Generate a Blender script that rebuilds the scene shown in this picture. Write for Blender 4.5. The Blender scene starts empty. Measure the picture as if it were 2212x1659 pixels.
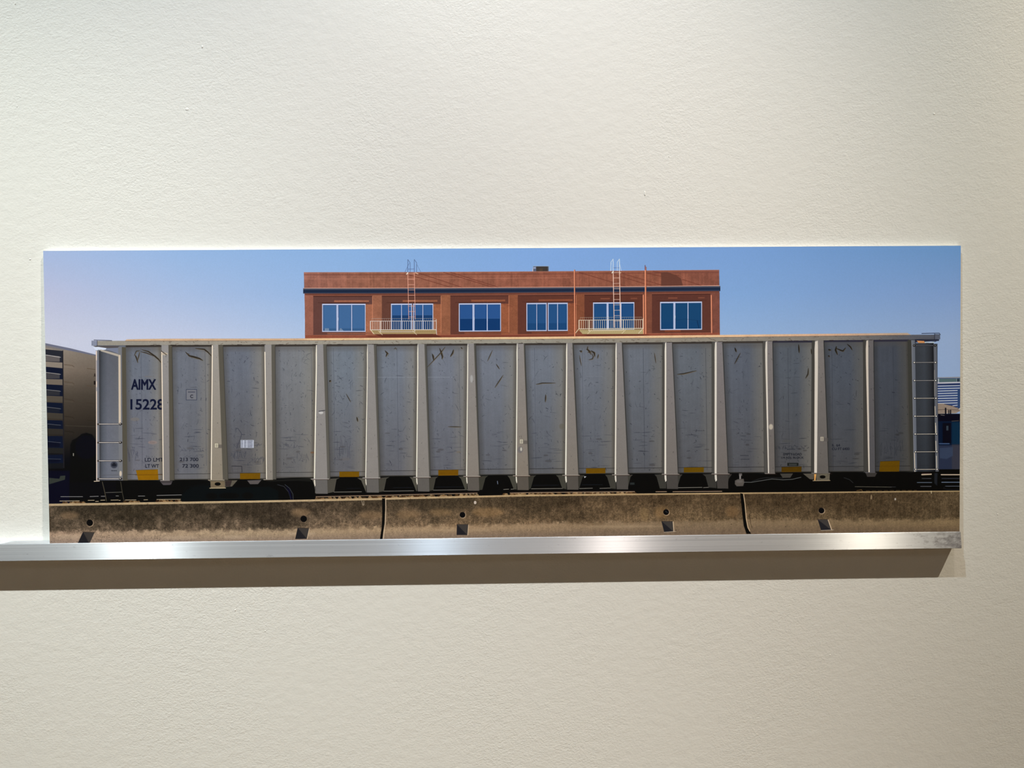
import bpy, bmesh, math, random
import numpy as np
from mathutils import Vector

# ------------------------------------------------------------------ camera, light, exposure
sc = bpy.context.scene
ZL = 1.40                                    # height of the ledge's top face
cam_d = bpy.data.cameras.new('camera'); cam = bpy.data.objects.new('camera', cam_d)
sc.collection.objects.link(cam); sc.camera = cam
cam_d.sensor_fit = 'HORIZONTAL'; cam_d.sensor_width = 36.0
cam_d.lens = 1650.0 * 36.0 / 2212.0
cam_d.clip_start = 0.01
YAW, PITCH, ROLL = -0.01949534, -0.05181406, 0.00814462
def _rot(y, p, r):
    cy, sy, cp, sp, cr, sr = math.cos(y), math.sin(y), math.cos(p), math.sin(p), math.cos(r), math.sin(r)
    Rz = np.array([[cy, -sy, 0], [sy, cy, 0], [0, 0, 1]]); Rx = np.array([[1, 0, 0], [0, cp, -sp], [0, sp, cp]])
    Ry = np.array([[cr, 0, sr], [0, 1, 0], [-sr, 0, cr]])
    return Rz @ Rx @ Ry
R = _rot(YAW, PITCH, ROLL)
from mathutils import Matrix
cx_, cy_, cz_ = R[:, 0], R[:, 1], R[:, 2]     # right, forward, up
M = Matrix(((cx_[0], cz_[0], -cy_[0], -0.0164), (cx_[1], cz_[1], -cy_[1], -1.10536), (cx_[2], cz_[2], -cy_[2], ZL + 0.27757), (0, 0, 0, 1)))
cam.matrix_world = M

sc.view_settings.view_transform = 'Standard'; sc.view_settings.look = 'None'
sc.view_settings.gamma = 1.0; sc.view_settings.use_curve_mapping = False
sc.view_settings.exposure = 0.0
w = bpy.data.worlds.new('world'); sc.world = w; w.use_nodes = True
w.node_tree.nodes['Background'].inputs[0].default_value = (0.9, 0.95, 1, 1)
w.node_tree.nodes['Background'].inputs[1].default_value = 0.05

def spot(name, loc, aim, watts, col, ang, blend, size):
    l = bpy.data.lights.new(name, 'SPOT'); l.energy = watts; l.color = col
    l.spot_size = math.radians(ang); l.spot_blend = blend; l.shadow_soft_size = size
    o = bpy.data.objects.new(name, l); sc.collection.objects.link(o); o.location = loc
    o.rotation_euler = (Vector(aim) - Vector(loc)).to_track_quat('-Z', 'Y').to_euler()
    return o
def area(name, loc, aim, watts, col, sx, sy):
    l = bpy.data.lights.new(name, 'AREA'); l.energy = watts; l.color = col
    l.shape = 'RECTANGLE'; l.size = sx; l.size_y = sy
    o = bpy.data.objects.new(name, l); sc.collection.objects.link(o); o.location = loc
    o.rotation_euler = (Vector(aim) - Vector(loc)).to_track_quat('-Z', 'Y').to_euler()
    return o
LH = ZL + 2.4
def track_spot(x, ax, az, ang, rgb):      # gallery spotlights on a track one metre in front of the wall
    m = max(rgb); spot('track_spot', (x, -1.0, LH), (ax, 0, az), m * 41.6, tuple(c / m for c in rgb), ang, 1.0, 0.012)
track_spot(-0.325, -0.038, 2.367, 58.9, (2.603, 3.218, 3.708))
track_spot(0.534, -0.434, 0.764, 47.1, (5.279, 4.624, 4.087))
track_spot(1.750, 1.116, 0.426, 69.8, (6.928, 6.266, 5.009))
track_spot(-1.70, -0.934, 0.075, 60.1, (10.117, 10.932, 10.572))
area('ambient_fill', (0.0, -4.4, 4.85), (0.0, -4.4, 0.0), 13, (1.0, 0.95, 0.88), 2.4, 1.2)  # unseen overhead fill, added to lift the ambient light in the shadows

# ------------------------------------------------------------------ helpers
C = sc.collection
def link(name, me, mat=None, parent=None):
    o = bpy.data.objects.new(name, me); C.objects.link(o)
    if mat: me.materials.append(mat)
    if parent: o.parent = parent
    return o
def box_mesh(name, x0, x1, y0, y1, z0, z1, bevel=0.0, seg=2):
    bm = bmesh.new(); bmesh.ops.create_cube(bm, size=1)
    for v in bm.verts:
        v.co = Vector(((x0 + x1) / 2 + v.co.x * (x1 - x0), (y0 + y1) / 2 + v.co.y * (y1 - y0), (z0 + z1) / 2 + v.co.z * (z1 - z0)))
    if bevel: bmesh.ops.bevel(bm, geom=bm.edges[:], offset=bevel, segments=seg, affect='EDGES')
    me = bpy.data.meshes.new(name); bm.to_mesh(me); bm.free(); return me
def mat_base(name):
    m = bpy.data.materials.new(name); m.use_nodes = True
    return m, m.node_tree.nodes, m.node_tree.links, m.node_tree.nodes['Principled BSDF']
def nd(N, t, **k):
    n = N.new(t)
    for a, b in k.items(): setattr(n, a, b)
    return n

# ------------------------------------------------------------------ materials
def paint_wall():
    m, N, L, P = mat_base('wall_paint')
    P.inputs['Base Color'].default_value = (0.80, 0.785, 0.735, 1); P.inputs['Roughness'].default_value = 0.55
    P.inputs['Specular IOR Level'].default_value = 0.35
    tc = nd(N, 'ShaderNodeTexCoord')
    mp = nd(N, 'ShaderNodeMapping'); mp.inputs['Scale'].default_value = (1, 1, 1.35)
    mp.inputs['Rotation'].default_value = (0, math.radians(25), 0)
    L.new(tc.outputs['Object'], mp.inputs[0])
    n1 = nd(N, 'ShaderNodeTexNoise'); n1.inputs['Scale'].default_value = 260; n1.inputs['Detail'].default_value = 3; n1.inputs['Roughness'].default_value = 0.55
    n1.inputs['Distortion'].default_value = 0.6
    n2 = nd(N, 'ShaderNodeTexNoise'); n2.inputs['Scale'].default_value = 60; n2.inputs['Detail'].default_value = 2
    n3 = nd(N, 'ShaderNodeTexNoise'); n3.inputs['Scale'].default_value = 3.2; n3.inputs['Detail'].default_value = 2
    for n in (n1, n2): L.new(mp.outputs[0], n.inputs['Vector'])
    L.new(tc.outputs['Object'], n3.inputs['Vector'])
    r = nd(N, 'ShaderNodeMapRange'); r.inputs['From Min'].default_value = 0.38; r.inputs['From Max'].default_value = 0.62
    r.inputs['To Min'].default_value = 0.35; r.inputs['To Max'].default_value = 1.0
    L.new(n3.outputs[0], r.inputs[0])
    b1 = nd(N, 'ShaderNodeBump'); b1.inputs['Distance'].default_value = 0.0005
    L.new(r.outputs[0], b1.inputs['Strength']); L.new(n1.outputs[0], b1.inputs['Height'])
    b2 = nd(N, 'ShaderNodeBump'); b2.inputs['Distance'].default_value = 0.0006; b2.inputs['Strength'].default_value = 0.6
    L.new(n2.outputs[0], b2.inputs['Height']); L.new(b1.outputs[0], b2.inputs['Normal'])
    L.new(b2.outputs[0], P.inputs['Normal'])
    return m
def plain(name, col, rough=0.6, bumpscale=80, bump=0.0003):
    m, N, L, P = mat_base(name); P.inputs['Roughness'].default_value = rough
    tc = nd(N, 'ShaderNodeTexCoord'); n = nd(N, 'ShaderNodeTexNoise'); n.inputs['Scale'].default_value = bumpscale
    L.new(tc.outputs['Object'], n.inputs['Vector'])
    mx = nd(N, 'ShaderNodeMix', data_type='RGBA'); mx.inputs['A'].default_value = (*[c * 0.96 for c in col], 1); mx.inputs['B'].default_value = (*col, 1)
    L.new(n.outputs[0], mx.inputs['Factor']); L.new(mx.outputs['Result'], P.inputs['Base Color'])
    b = nd(N, 'ShaderNodeBump'); b.inputs['Distance'].default_value = bump; L.new(n.outputs[0], b.inputs['Height']); L.new(b.outputs[0], P.inputs['Normal'])
    return m
def aluminium():
    m, N, L, P = mat_base('brushed_aluminium')
    P.inputs['Metallic'].default_value = 1.0; P.inputs['Anisotropic'].default_value = 0.6
    tc = nd(N, 'ShaderNodeTexCoord')
    mp = nd(N, 'ShaderNodeMapping'); mp.inputs['Scale'].default_value = (1.2, 1, 900); L.new(tc.outputs['Object'], mp.inputs[0])
    n = nd(N, 'ShaderNodeTexNoise'); n.inputs['Scale'].default_value = 1.6; n.inputs['Detail'].default_value = 4; L.new(mp.outputs[0], n.inputs['Vector'])
    # dull grey handling marks, stronger towards the cut end
    mp2 = nd(N, 'ShaderNodeMapping'); mp2.inputs['Scale'].default_value = (30, 1, 60); L.new(tc.outputs['Object'], mp2.inputs[0])
    n2 = nd(N, 'ShaderNodeTexNoise'); n2.inputs['Scale'].default_value = 2.0; n2.inputs['Detail'].default_value = 5; n2.inputs['Roughness'].default_value = 0.7
    L.new(mp2.outputs[0], n2.inputs['Vector'])
    sx = nd(N, 'ShaderNodeSeparateXYZ'); L.new(tc.outputs['Object'], sx.inputs[0])
    e = nd(N, 'ShaderNodeMapRange'); e.inputs['From Min'].default_value = 0.55; e.inputs['From Max'].default_value = 0.66
    e.inputs['To Min'].default_value = 0.0; e.inputs['To Max'].default_value = 0.26; L.new(sx.outputs[0], e.inputs[0])
    ad = nd(N, 'ShaderNodeMath', operation='ADD'); L.new(n2.outputs[0], ad.inputs[0]); L.new(e.outputs[0], ad.inputs[1])
    rr = nd(N, 'ShaderNodeMapRange'); rr.inputs['From Min'].default_value = 0.62; rr.inputs['From Max'].default_value = 0.82
    L.new(ad.outputs[0], rr.inputs[0])
    st = nd(N, 'ShaderNodeMapRange'); st.inputs['From Min'].default_value = 0.3; st.inputs['From Max'].default_value = 0.7
    L.new(n.outputs[0], st.inputs[0])
    c1 = nd(N, 'ShaderNodeMix', data_type='RGBA'); c1.inputs['A'].default_value = (0.60, 0.62, 0.66, 1); c1.inputs['B'].default_value = (0.80, 0.82, 0.86, 1)
    L.new(st.outputs[0], c1.inputs['Factor'])
    c2 = nd(N, 'ShaderNodeMix', data_type='RGBA'); c2.inputs['B'].default_value = (0.30, 0.29, 0.32, 1)
    mf = nd(N, 'ShaderNodeMath', operation='MULTIPLY'); mf.inputs[1].default_value = 0.8; L.new(rr.outputs[0], mf.inputs[0])
    L.new(mf.outputs[0], c2.inputs['Factor']); L.new(c1.outputs['Result'], c2.inputs['A']); L.new(c2.outputs['Result'], P.inputs['Base Color'])
    r = nd(N, 'ShaderNodeMapRange'); r.inputs['To Min'].default_value = 0.40; r.inputs['To Max'].default_value = 0.50; L.new(n.outputs[0], r.inputs[0]); L.new(r.outputs[0], P.inputs['Roughness'])
    tg = nd(N, 'ShaderNodeCombineXYZ'); tg.inputs[2].default_value = 1.0; L.new(tg.outputs[0], P.inputs['Tangent'])
    b = nd(N, 'ShaderNodeBump'); b.inputs['Distance'].default_value = 0.0001; b.inputs['Strength'].default_value = 0.5
    L.new(n.outputs[0], b.inputs['Height']); L.new(b.outputs[0], P.inputs['Normal'])
    P.inputs['Roughness'].default_value = 0.72
    for l in list(P.inputs['Roughness'].links): L.remove(l)
    g = nd(N, 'ShaderNodeBsdfAnisotropic'); g.inputs['Roughness'].default_value = 0.36; g.inputs['Anisotropy'].default_value = 0.78
    tx = nd(N, 'ShaderNodeCombineXYZ'); tx.inputs[0].default_value = 1.0; L.new(tx.outputs[0], g.inputs['Tangent'])
    L.new(c2.outputs['Result'], g.inputs['Color']); L.new(b.outputs[0], g.inputs['Normal'])
    ms = nd(N, 'ShaderNodeMixShader'); ms.inputs[0].default_value = 0.45
    out = [n_ for n_ in N if n_.type == 'OUTPUT_MATERIAL'][0]
    L.new(P.outputs[0], ms.inputs[1]); L.new(g.outputs[0], ms.inputs[2]); L.new(ms.outputs[0], out.inputs['Surface'])
    return m
M_wall = paint_wall(); M_room = plain('room_paint', (0.72, 0.71, 0.68)); M_floor = plain('floor_wood', (0.42, 0.28, 0.16), 0.5, 6)
M_alu = aluminium(); M_board = plain('white_board', (0.86, 0.86, 0.84), 0.5)

# ------------------------------------------------------------------ the room
def struct(name, me, mat):
    o = link(name, me, mat); o['kind'] = 'structure'; return o
wall = struct('wall_back', box_mesh('wall', -4, 4, 0, 0.15, 0, 4.9), M_wall)
struct('floor', box_mesh('floor', -4, 4, -7, 0.15, -0.1, 0), M_floor)
struct('ceiling', box_mesh('ceiling', -4, 4, -7, 0.15, 4.9, 5.0), M_room)
struct('wall_left', box_mesh('wall_l', -4.15, -4, -7, 0.15, 0, 4.9), M_room)
struct('wall_right', box_mesh('wall_r', 4, 4.15, -7, 0.15, 0, 4.9), M_room)
struct('wall_front', box_mesh('wall_f', -4, 4, -7.15, -7, 0, 4.9), M_room)

# ------------------------------------------------------------------ the metal ledge
LX1, LD, LT = 0.6560, 0.0200, 0.02444
bm = bmesh.new(); bmesh.ops.create_cube(bm, size=1)
for v in bm.verts:
    x = LX1 if v.co.x > 0 else -1.55
    if v.co.x > 0 and v.co.z < 0: x += 0.0022          # the saw cut is a little out of square
    v.co = Vector((x, 0.0 if v.co.y > 0 else -LD, 0.0 if v.co.z > 0 else -LT))
bmesh.ops.bevel(bm, geom=bm.edges[:], offset=0.0005, segments=2, affect='EDGES')
lm = bpy.data.meshes.new('ledge'); bm.to_mesh(lm); bm.free()
ledge = link('picture_ledge', lm, M_alu); ledge.location = (0, 0, ZL)
ledge['label'] = 'long brushed aluminium bar ledge fixed to the wall under the print'; ledge['category'] = 'ledge'

# small lumps and runs in the wall paint
rng = random.Random(7)
def wall_xz(px, py):
    d = cx_ * (px - 1106) / 1650 + cy_ + cz_ * (829.5 - py) / 1650
    t = 1.10536 / d[1]; return -0.0164 + d[0] * t, ZL + 0.27757 + d[2] * t
for px, py, a, b_, h in [(437, 101, 4, 6, .9), (404, 236, 8, 6, .5), (1393, 418, 4, 12, .6), (1445, 338, 3, 3, .8), (2018, 246, 5, 5, .5),
                         (65, 560, 4, 3, .9), (508, 1318, 3, 3, 1.), (573, 1363, 3, 3, .7), (2155, 1111, 3, 3, .6), (33, 8, 3, 3, .8),
                         (378, 348, 3, 3, .6), (657, 1340, 3, 5, .4), (1793, 1415, 3, 3, .5), (1962, 838, 4, 3, .4), (37, 230, 3, 3, .6)]:
    x, z = wall_xz(px, py); bm = bmesh.new(); bmesh.ops.create_icosphere(bm, subdivisions=2, radius=1)
    for v in bm.verts:
        k = 1 + rng.uniform(-.15, .15)
        v.co = Vector((v.co.x * a * .00033 * k, v.co.y * 0.0006 * h, v.co.z * b_ * .00033 * k))
    me = bpy.data.meshes.new('paint_lump'); bm.to_mesh(me); bm.free()
    for p in me.polygons: p.use_smooth = True
    o = link('paint_lump', me, M_wall, wall); o.location = (x, 0, z)

# ------------------------------------------------------------------ the print: sheet coordinates
W, HT, TO, BO = 1.31, 0.41472, 0.0065, 0.0185           # width, rise of the top edge, stand-off at top and foot
BL = Vector((-W / 2, -BO, 0.0)); UU = Vector((W, 0, 0)); VV = Vector((0, BO - TO, HT)); NN = Vector((0, -HT, BO - TO)).normalized()
src = [(93.5, 542.), (2076., 530.5), (2072.3, 1148.6), (107.3, 1172.4)]; dst = [(0, 0), (1, 0), (1, 1), (0, 1)]
A = []; B = []
for (x, y), (u, v) in zip(src, dst):
    A += [[x, y, 1, 0, 0, 0, -u * x, -u * y], [0, 0, 0, x, y, 1, -v * x, -v * y]]; B += [u, v]
Hm = np.append(np.linalg.solve(np.array(A), np.array(B)), 1).reshape(3, 3); Hi = np.linalg.inv(Hm)
CW, CH = 3966, 1256
def uv(p):
    p = np.atleast_2d(np.asarray(p, float)); q = np.c_[p, np.ones(len(p))] @ Hm.T; return q[:, :2] / q[:, 2:]
def cv(p): return uv(p) * (CW, CH)
#PAINT_BEGIN
rs = np.random.RandomState(11)
def vnoise(h, w_, cellx, celly, octs=3, fall=0.5):
    out = np.zeros((h, w_), np.float32); a = 1; tot = 0
    for o in range(octs):
        gx, gy = max(2, int(w_ / cellx) + 2), max(2, int(h / celly) + 2)
        g = rs.uniform(-1, 1, (gy, gx)).astype(np.float32)
        X = np.linspace(0, gx - 1.001, w_); Y = np.linspace(0, gy - 1.001, h)
        xi = X.astype(int); yi = Y.astype(int); fx = (X - xi).astype(np.float32); fy = (Y - yi).astype(np.float32)[:, None]
        fx = fx * fx * (3 - 2 * fx); fy = fy * fy * (3 - 2 * fy)
        r0 = g[:, xi] * (1 - fx) + g[:, xi + 1] * fx
        out += a * (r0[yi] * (1 - fy) + r0[yi + 1] * fy); tot += a; a *= fall; cellx = max(1.2, cellx / 2); celly = max(1.2, celly / 2)
    return out / tot
IMG = np.zeros((CH, CW, 3), np.float32)
NF = vnoise(CH, CW, 3, 3, 2); NMd = vnoise(CH, CW, 26, 22, 4, .65); NLg = vnoise(CH, CW, 240, 160, 4, .6); NV = vnoise(CH, CW, 7, 160, 3, .6)
jj, ii = np.meshgrid(np.arange(CW, dtype=np.float64) + .5, np.arange(CH, dtype=np.float64) + .5)
_d = Hi[2, 0] * jj / CW + Hi[2, 1] * ii / CH + Hi[2, 2]
PX = ((Hi[0, 0] * jj / CW + Hi[0, 1] * ii / CH + Hi[0, 2]) / _d).astype(np.float32)
PY = ((Hi[1, 0] * jj / CW + Hi[1, 1] * ii / CH + Hi[1, 2]) / _d).astype(np.float32)
del jj, ii, _d
def c3(c): return np.array(c, np.float32) / 255.
def blend(sl, cov, col, alpha):
    cov = (cov * alpha)[..., None]; t = IMG[sl]; t += cov * (col - t)
def region(P, pad):
    x0 = int(max(0, math.floor(P[:, 0].min() - pad))); x1 = int(min(CW, math.ceil(P[:, 0].max() + pad)))
    y0 = int(max(0, math.floor(P[:, 1].min() - pad))); y1 = int(min(CH, math.ceil(P[:, 1].max() + pad)))
    return x0, x1, y0, y1
def poly(pts, col, alpha=1.0, soft=1.0, noise=0.0, ncol=None):
    """filled polygon; col = rgb 0-255 or function(px, py) -> rgb 0-255 array; soft = edge width in canvas pixels"""
    P = cv(pts); x0, x1, y0, y1 = region(P, soft + 1)
    if x1 <= x0 or y1 <= y0: return
    X = (np.arange(x0, x1, dtype=np.float32) + .5)[None, :]; Y = (np.arange(y0, y1, dtype=np.float32) + .5)[:, None]
    ins = np.zeros((y1 - y0, x1 - x0), bool); d2 = np.full(ins.shape, 1e9, np.float32); n = len(P)
    for i in range(n):
        ax, ay = P[i]; bx, by = P[(i + 1) % n]; ex, ey = bx - ax, by - ay; L2 = ex * ex + ey * ey + 1e-9
        if ay != by: ins ^= ((ay > Y) != (by > Y)) & (X < ex * (Y - ay) / ey + ax)
        t = np.clip(((X - ax) * ex + (Y - ay) * ey) / L2, 0, 1)
        np.minimum(d2, (X - ax - t * ex) ** 2 + (Y - ay - t * ey) ** 2, out=d2)
    sd = np.sqrt(d2); sd = np.where(ins, sd, -sd); cov = np.clip(.5 + sd / soft, 0, 1)
    sl = (slice(y0, y1), slice(x0, x1))
    c = (np.asarray(col(PX[sl], PY[sl]), np.float32) / 255.) if callable(col) else c3(col)
    if noise: c = c * (1 + noise * (NMd[sl] + .6 * NF[sl]))[..., None]
    blend(sl, cov, c, alpha)
def line(pts, wd, col, alpha=1.0, soft=1.0, taper=False):
    """stroke through photo points; wd in photo pixels"""
    P = cv(pts); wc = wd * 2.0; x0, x1, y0, y1 = region(P, wc + soft + 1)
    if x1 <= x0 or y1 <= y0: return
    X = (np.arange(x0, x1, dtype=np.float32) + .5)[None, :]; Y = (np.arange(y0, y1, dtype=np.float32) + .5)[:, None]
    best = np.full((y1 - y0, x1 - x0), -1e9, np.float32); n = len(P) - 1
    for i in range(n):
        ax, ay = P[i]; bx, by = P[i + 1]; ex, ey = bx - ax, by - ay; L2 = ex * ex + ey * ey + 1e-9
        t = np.clip(((X - ax) * ex + (Y - ay) * ey) / L2, 0, 1)
        ww = wc / 2
        if taper: s = (i + t) / n; ww = wc / 2 * (0.25 + 3.0 * s * (1 - s))
        np.maximum(best, ww - np.sqrt((X - ax - t * ex) ** 2 + (Y - ay - t * ey) ** 2), out=best)
    blend((slice(y0, y1), slice(x0, x1)), np.clip(.5 + best / soft, 0, 1), c3(col), alpha)
def ell(x, y, rx, ry, col, alpha=1.0, soft=1.0, n=20):
    poly([(x + rx * math.cos(2 * math.pi * k / n), y + ry * math.sin(2 * math.pi * k / n)) for k in range(n)], col, alpha, soft)
def rect(x0, y0, x1, y1, col, alpha=1.0, soft=1.0, noise=0.0): poly([(x0, y0), (x1, y0), (x1, y1), (x0, y1)], col, alpha, soft, noise)
_tc = {}
def glyph_edges(s):
    if s in _tc: return _tc[s]
    cu = bpy.data.curves.new('t', 'FONT'); cu.body = s; o = bpy.data.objects.new('t', cu); C.objects.link(o)
    bpy.context.view_layer.update(); me = o.to_mesh(); bm = bmesh.new(); bm.from_mesh(me)
    bmesh.ops.remove_doubles(bm, verts=bm.verts[:], dist=1e-5)
    E_ = [((e.verts[0].co.x, e.verts[0].co.y), (e.verts[1].co.x, e.verts[1].co.y)) for e in bm.edges if len(e.link_faces) == 1]
    bm.free(); o.to_mesh_clear(); bpy.data.objects.remove(o); bpy.data.curves.remove(cu)
    _tc[s] = np.array(E_, float); return _tc[s]
def text(s, x0, y0, x1, y1, col, alpha=1.0, bold=0.5, clip=None):
    """lettering fitted to the box x0..x1, y0..y1"""
    E_ = glyph_edges(s).copy(); mn = E_.reshape(-1, 2).min(0); mx = E_.reshape(-1, 2).max(0)
    E_ = (E_ - mn) / (mx - mn); E_[..., 0] = x0 + E_[..., 0] * (x1 - x0); E_[..., 1] = y1 + E_[..., 1] * (y0 - y1)
    P = cv(E_.reshape(-1, 2)).reshape(-1, 2, 2); X0, X1, Y0, Y1 = region(P.reshape(-1, 2), 3)
    if clip: X1 = min(X1, int(cv([(clip, y0)])[0, 0]))
    X = (np.arange(X0, X1, dtype=np.float32) + .5)[None, :]; Y = (np.arange(Y0, Y1, dtype=np.float32) + .5)[:, None]
    ins = np.zeros((Y1 - Y0, X1 - X0), bool); d2 = np.full(ins.shape, 1e9, np.float32)
    for (ax, ay), (bx, by) in P:
        ex, ey = bx - ax, by - ay
        if ay != by: ins ^= ((ay > Y) != (by > Y)) & (X < ex * (Y - ay) / ey + ax)
        t = np.clip(((X - ax) * ex + (Y - ay) * ey) / (ex * ex + ey * ey + 1e-9), 0, 1)
        np.minimum(d2, (X - ax - t * ex) ** 2 + (Y - ay - t * ey) ** 2, out=d2)
    sd = np.sqrt(d2); sd = np.where(ins, sd, -sd) + bold
    blend((slice(Y0, Y1), slice(X0, X1)), np.clip(.5 + sd, 0, 1), c3(col), alpha)
def tab(x, xs, cols):
    """interpolate a colour table along x"""
    cols = np.array(cols, float); return np.stack([np.interp(x, xs, cols[:, k]) for k in range(3)], -1)
def lerp(a, b, t): return a + (b - a) * t

# --- sky
SX = [95, 400, 800, 1200, 1600, 2072]
def sky(px, py):
    a = tab(px, SX, [(166, 186, 222), (150, 183, 225), (138, 176, 222), (128, 166, 218), (120, 157, 207), (104, 142, 186)])
    b = tab(px, SX, [(186, 192, 218), (168, 189, 223), (146, 180, 223), (134, 170, 220), (128, 163, 208), (122, 149, 190)])
    c = tab(px, SX, [(202, 205, 221), (192, 201, 224), (168, 193, 225), (150, 182, 222), (144, 172, 208), (140, 160, 190)])
    t = np.clip((py - 540) / 190, 0, 1)[..., None]
    return np.where(t < .5, a + (b - a) * t * 2, b + (c - b) * (t * 2 - 1))
IMG[:] = sky(PX, PY) / 255.
IMG *= (1 + .006 * NLg + .004 * NF)[..., None]

# --- brown building on the skyline
def dy(x): return -5.2 * max(0, (x - 700) / 850.) ** 1.7
def bp(x, y): return (x, y + dy(x))
def brect(x0, y0, x1, y1, col, alpha=1., soft=1., noise=0.):
    n = max(1, int((x1 - x0) / 120)); xs = np.linspace(x0, x1, n + 1)
    poly([bp(x, y0) for x in xs] + [bp(x, y1) for x in xs[::-1]], col, alpha, soft, noise)
def bline(p, wd, col, alpha=1., soft=1.):
    q = []
    for a, b in zip(p[:-1], p[1:]):
        n = max(1, int(abs(b[0] - a[0]) / 100)); q += [bp(lerp(a[0], b[0], k / n), lerp(a[1], b[1], k / n)) for k in range(n)]
    line(q + [bp(*p[-1])], wd, col, alpha, soft)
# roof unit
poly([(1126, 590), (1127, 587), (1131, 586), (1134, 590)], (60, 60, 90))
poly([(1148, 590), (1150, 576), (1152, 590)], (215, 200, 200)); rect(1150, 574.3, 1185, 590, (150, 175, 205)); rect(1150.5, 575.5, 1184, 590, (88, 98, 120))
rect(1157, 575.5, 1182, 590, (62, 56, 54)); rect(1164, 580, 1171, 590, (80, 68, 55), .8, 4); rect(1151, 577, 1156, 580.5, (170, 180, 210), .8, 2)
def bcol(px, py): return tab(px, [655, 800, 1000, 1200, 1400, 1553], [(148, 98, 85), (151, 99, 79), (149, 94, 75), (143, 87, 69), (139, 85, 66), (134, 82, 68)])
poly([(655.3, 588)] + [bp(x, 588) for x in np.linspace(700, 1552.5, 12)] + [(1554, 735), (658.8, 735)], bcol, 1, 1, .07)
m_ = (PX > 655) & (PX < 1554) & (PY > 588) & (PY < 735)
IMG[m_] *= (1 + .10 * NV[m_] + .08 * NMd[m_])[..., None]
brect(655.5, 593, 1552, 594.2, (105, 58, 50), .8); brect(655.5, 588, 1552, 589, (185, 130, 115), .7)
brect(656, 602, 1230, 603, (196, 132, 108), .55)
for k in range(150):     # stucco relief
    x = rng.uniform(658, 1550); y = rng.uniform(596, 619); a = rng.uniform(-3, 3)
    bline([(x, y), (x + a, y + rng.uniform(2, 5))], rng.uniform(.5, 1.1), rng.choice([(120, 64, 50), (188, 118, 92)]), .35, 1.5)
for x0, y0, x1, y1 in [(882, 594, 975, 622), (905, 591, 998, 622), (957, 589, 1064, 622), (972, 589, 1076, 622), (1250, 591, 1352, 622), (1325, 596, 1412, 623), (1343, 594, 1432, 621), (1398, 594, 1440, 604), (1473, 608, 1515, 622), (1410, 590, 1466, 600)]:
    bline([(x0, y0), (x1, y1)], 1.3, (104, 52, 42), .75)
poly([(1427, 588.5), (1440, 587.5), (1460, 595), (1470, 602), (1474, 617), (1427, 619)], (98, 60, 50), .9, 1.5)
brect(654.5, 621.7, 1553.5, 623.2, (222, 170, 150)); brect(653.8, 623, 1555, 634, (30, 42, 64))
brect(653.8, 623, 1555, 625.8, (82, 84, 96), .9); brect(654, 632.3, 1554, 633.5, (85, 85, 100), .7)
brect(657.5, 634, 1553, 639.8, (112, 66, 54), 1, 1, .05); brect(675, 637.8, 1534, 638.6, (178, 112, 86), .6)
bays = [(675.5, 803.5), (823.5, 951.5), (971.5, 1098), (1117, 1243.5), (1261, 1387.5), (1407, 1533.5)]
piers = [(657.5, 675.5), (803.5, 823.5), (951.5, 971.5), (1098, 1117), (1243.5, 1261), (1387.5, 1407), (1533.5, 1553.5)]
pc = [(150, 96, 80), (152, 99, 76), (146, 93, 68), (140, 85, 61), (131, 78, 56), (121, 73, 57), (122, 74, 62)]
for (a, b), c in zip(piers, pc): brect(a, 637.5, b, 731, c, 1, 1, .10)
for i, (a, b) in enumerate(bays):
    dk = [(100, 66, 60), (100, 64, 54), (100, 60, 50), (96, 56, 46), (94, 54, 44), (92, 54, 46)][i]
    brect(a, 640, b, 724, dk, 1, 1.2, .04); brect(a, 639.5, b, 641, (62, 36, 32), .8)
    lit = [(164, 104, 78), (158, 98, 69), (152, 90, 62), (140, 80, 56), None, None][i]
    if lit:
        w1 = [788, 934, 1081, 1225][i]
        brect(w1, 657.5, b, 724, lit, .95, 1.5, .12); bline([(b - .3, 640), (b - .3, 720)], 1.1, (214, 140, 105), .8)
        brect(a + 45, 648.5, b - 8, 652.5, lit, .85, 1.5, .08); brect(a + 30, 718.5, b - 12, 722, lit, .6, 2, .1)
    else:
        brect(a + 35, 646.5, a + 55, 649.5, (150, 90, 68), .6, 2); brect(a + 100, 646.5, a + 114, 649.5, (150, 90, 68), .5, 2); brect(a + 28, 716, a + 62, 721, (160, 84, 50), .6, 4, .1)
    brect(a, 719, b, 720, (110, 60, 46), .5); brect(a + 10, 653.2, b - 8, 654.4, (72, 42, 36), .7)
brect(658.5, 724, 1553.5, 733, (142, 78, 60), 1, 1, .10); brect(790, 724, 1400, 733, (112, 58, 44), .6, 10); brect(676, 723.3, 1534, 724.3, (196, 124, 96), .5)
for i in (2, 3): bline([(bays[i][1] - 12, 658), (bays[i][1] + 8, 664)], 1, (110, 56, 42), .6)
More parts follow.
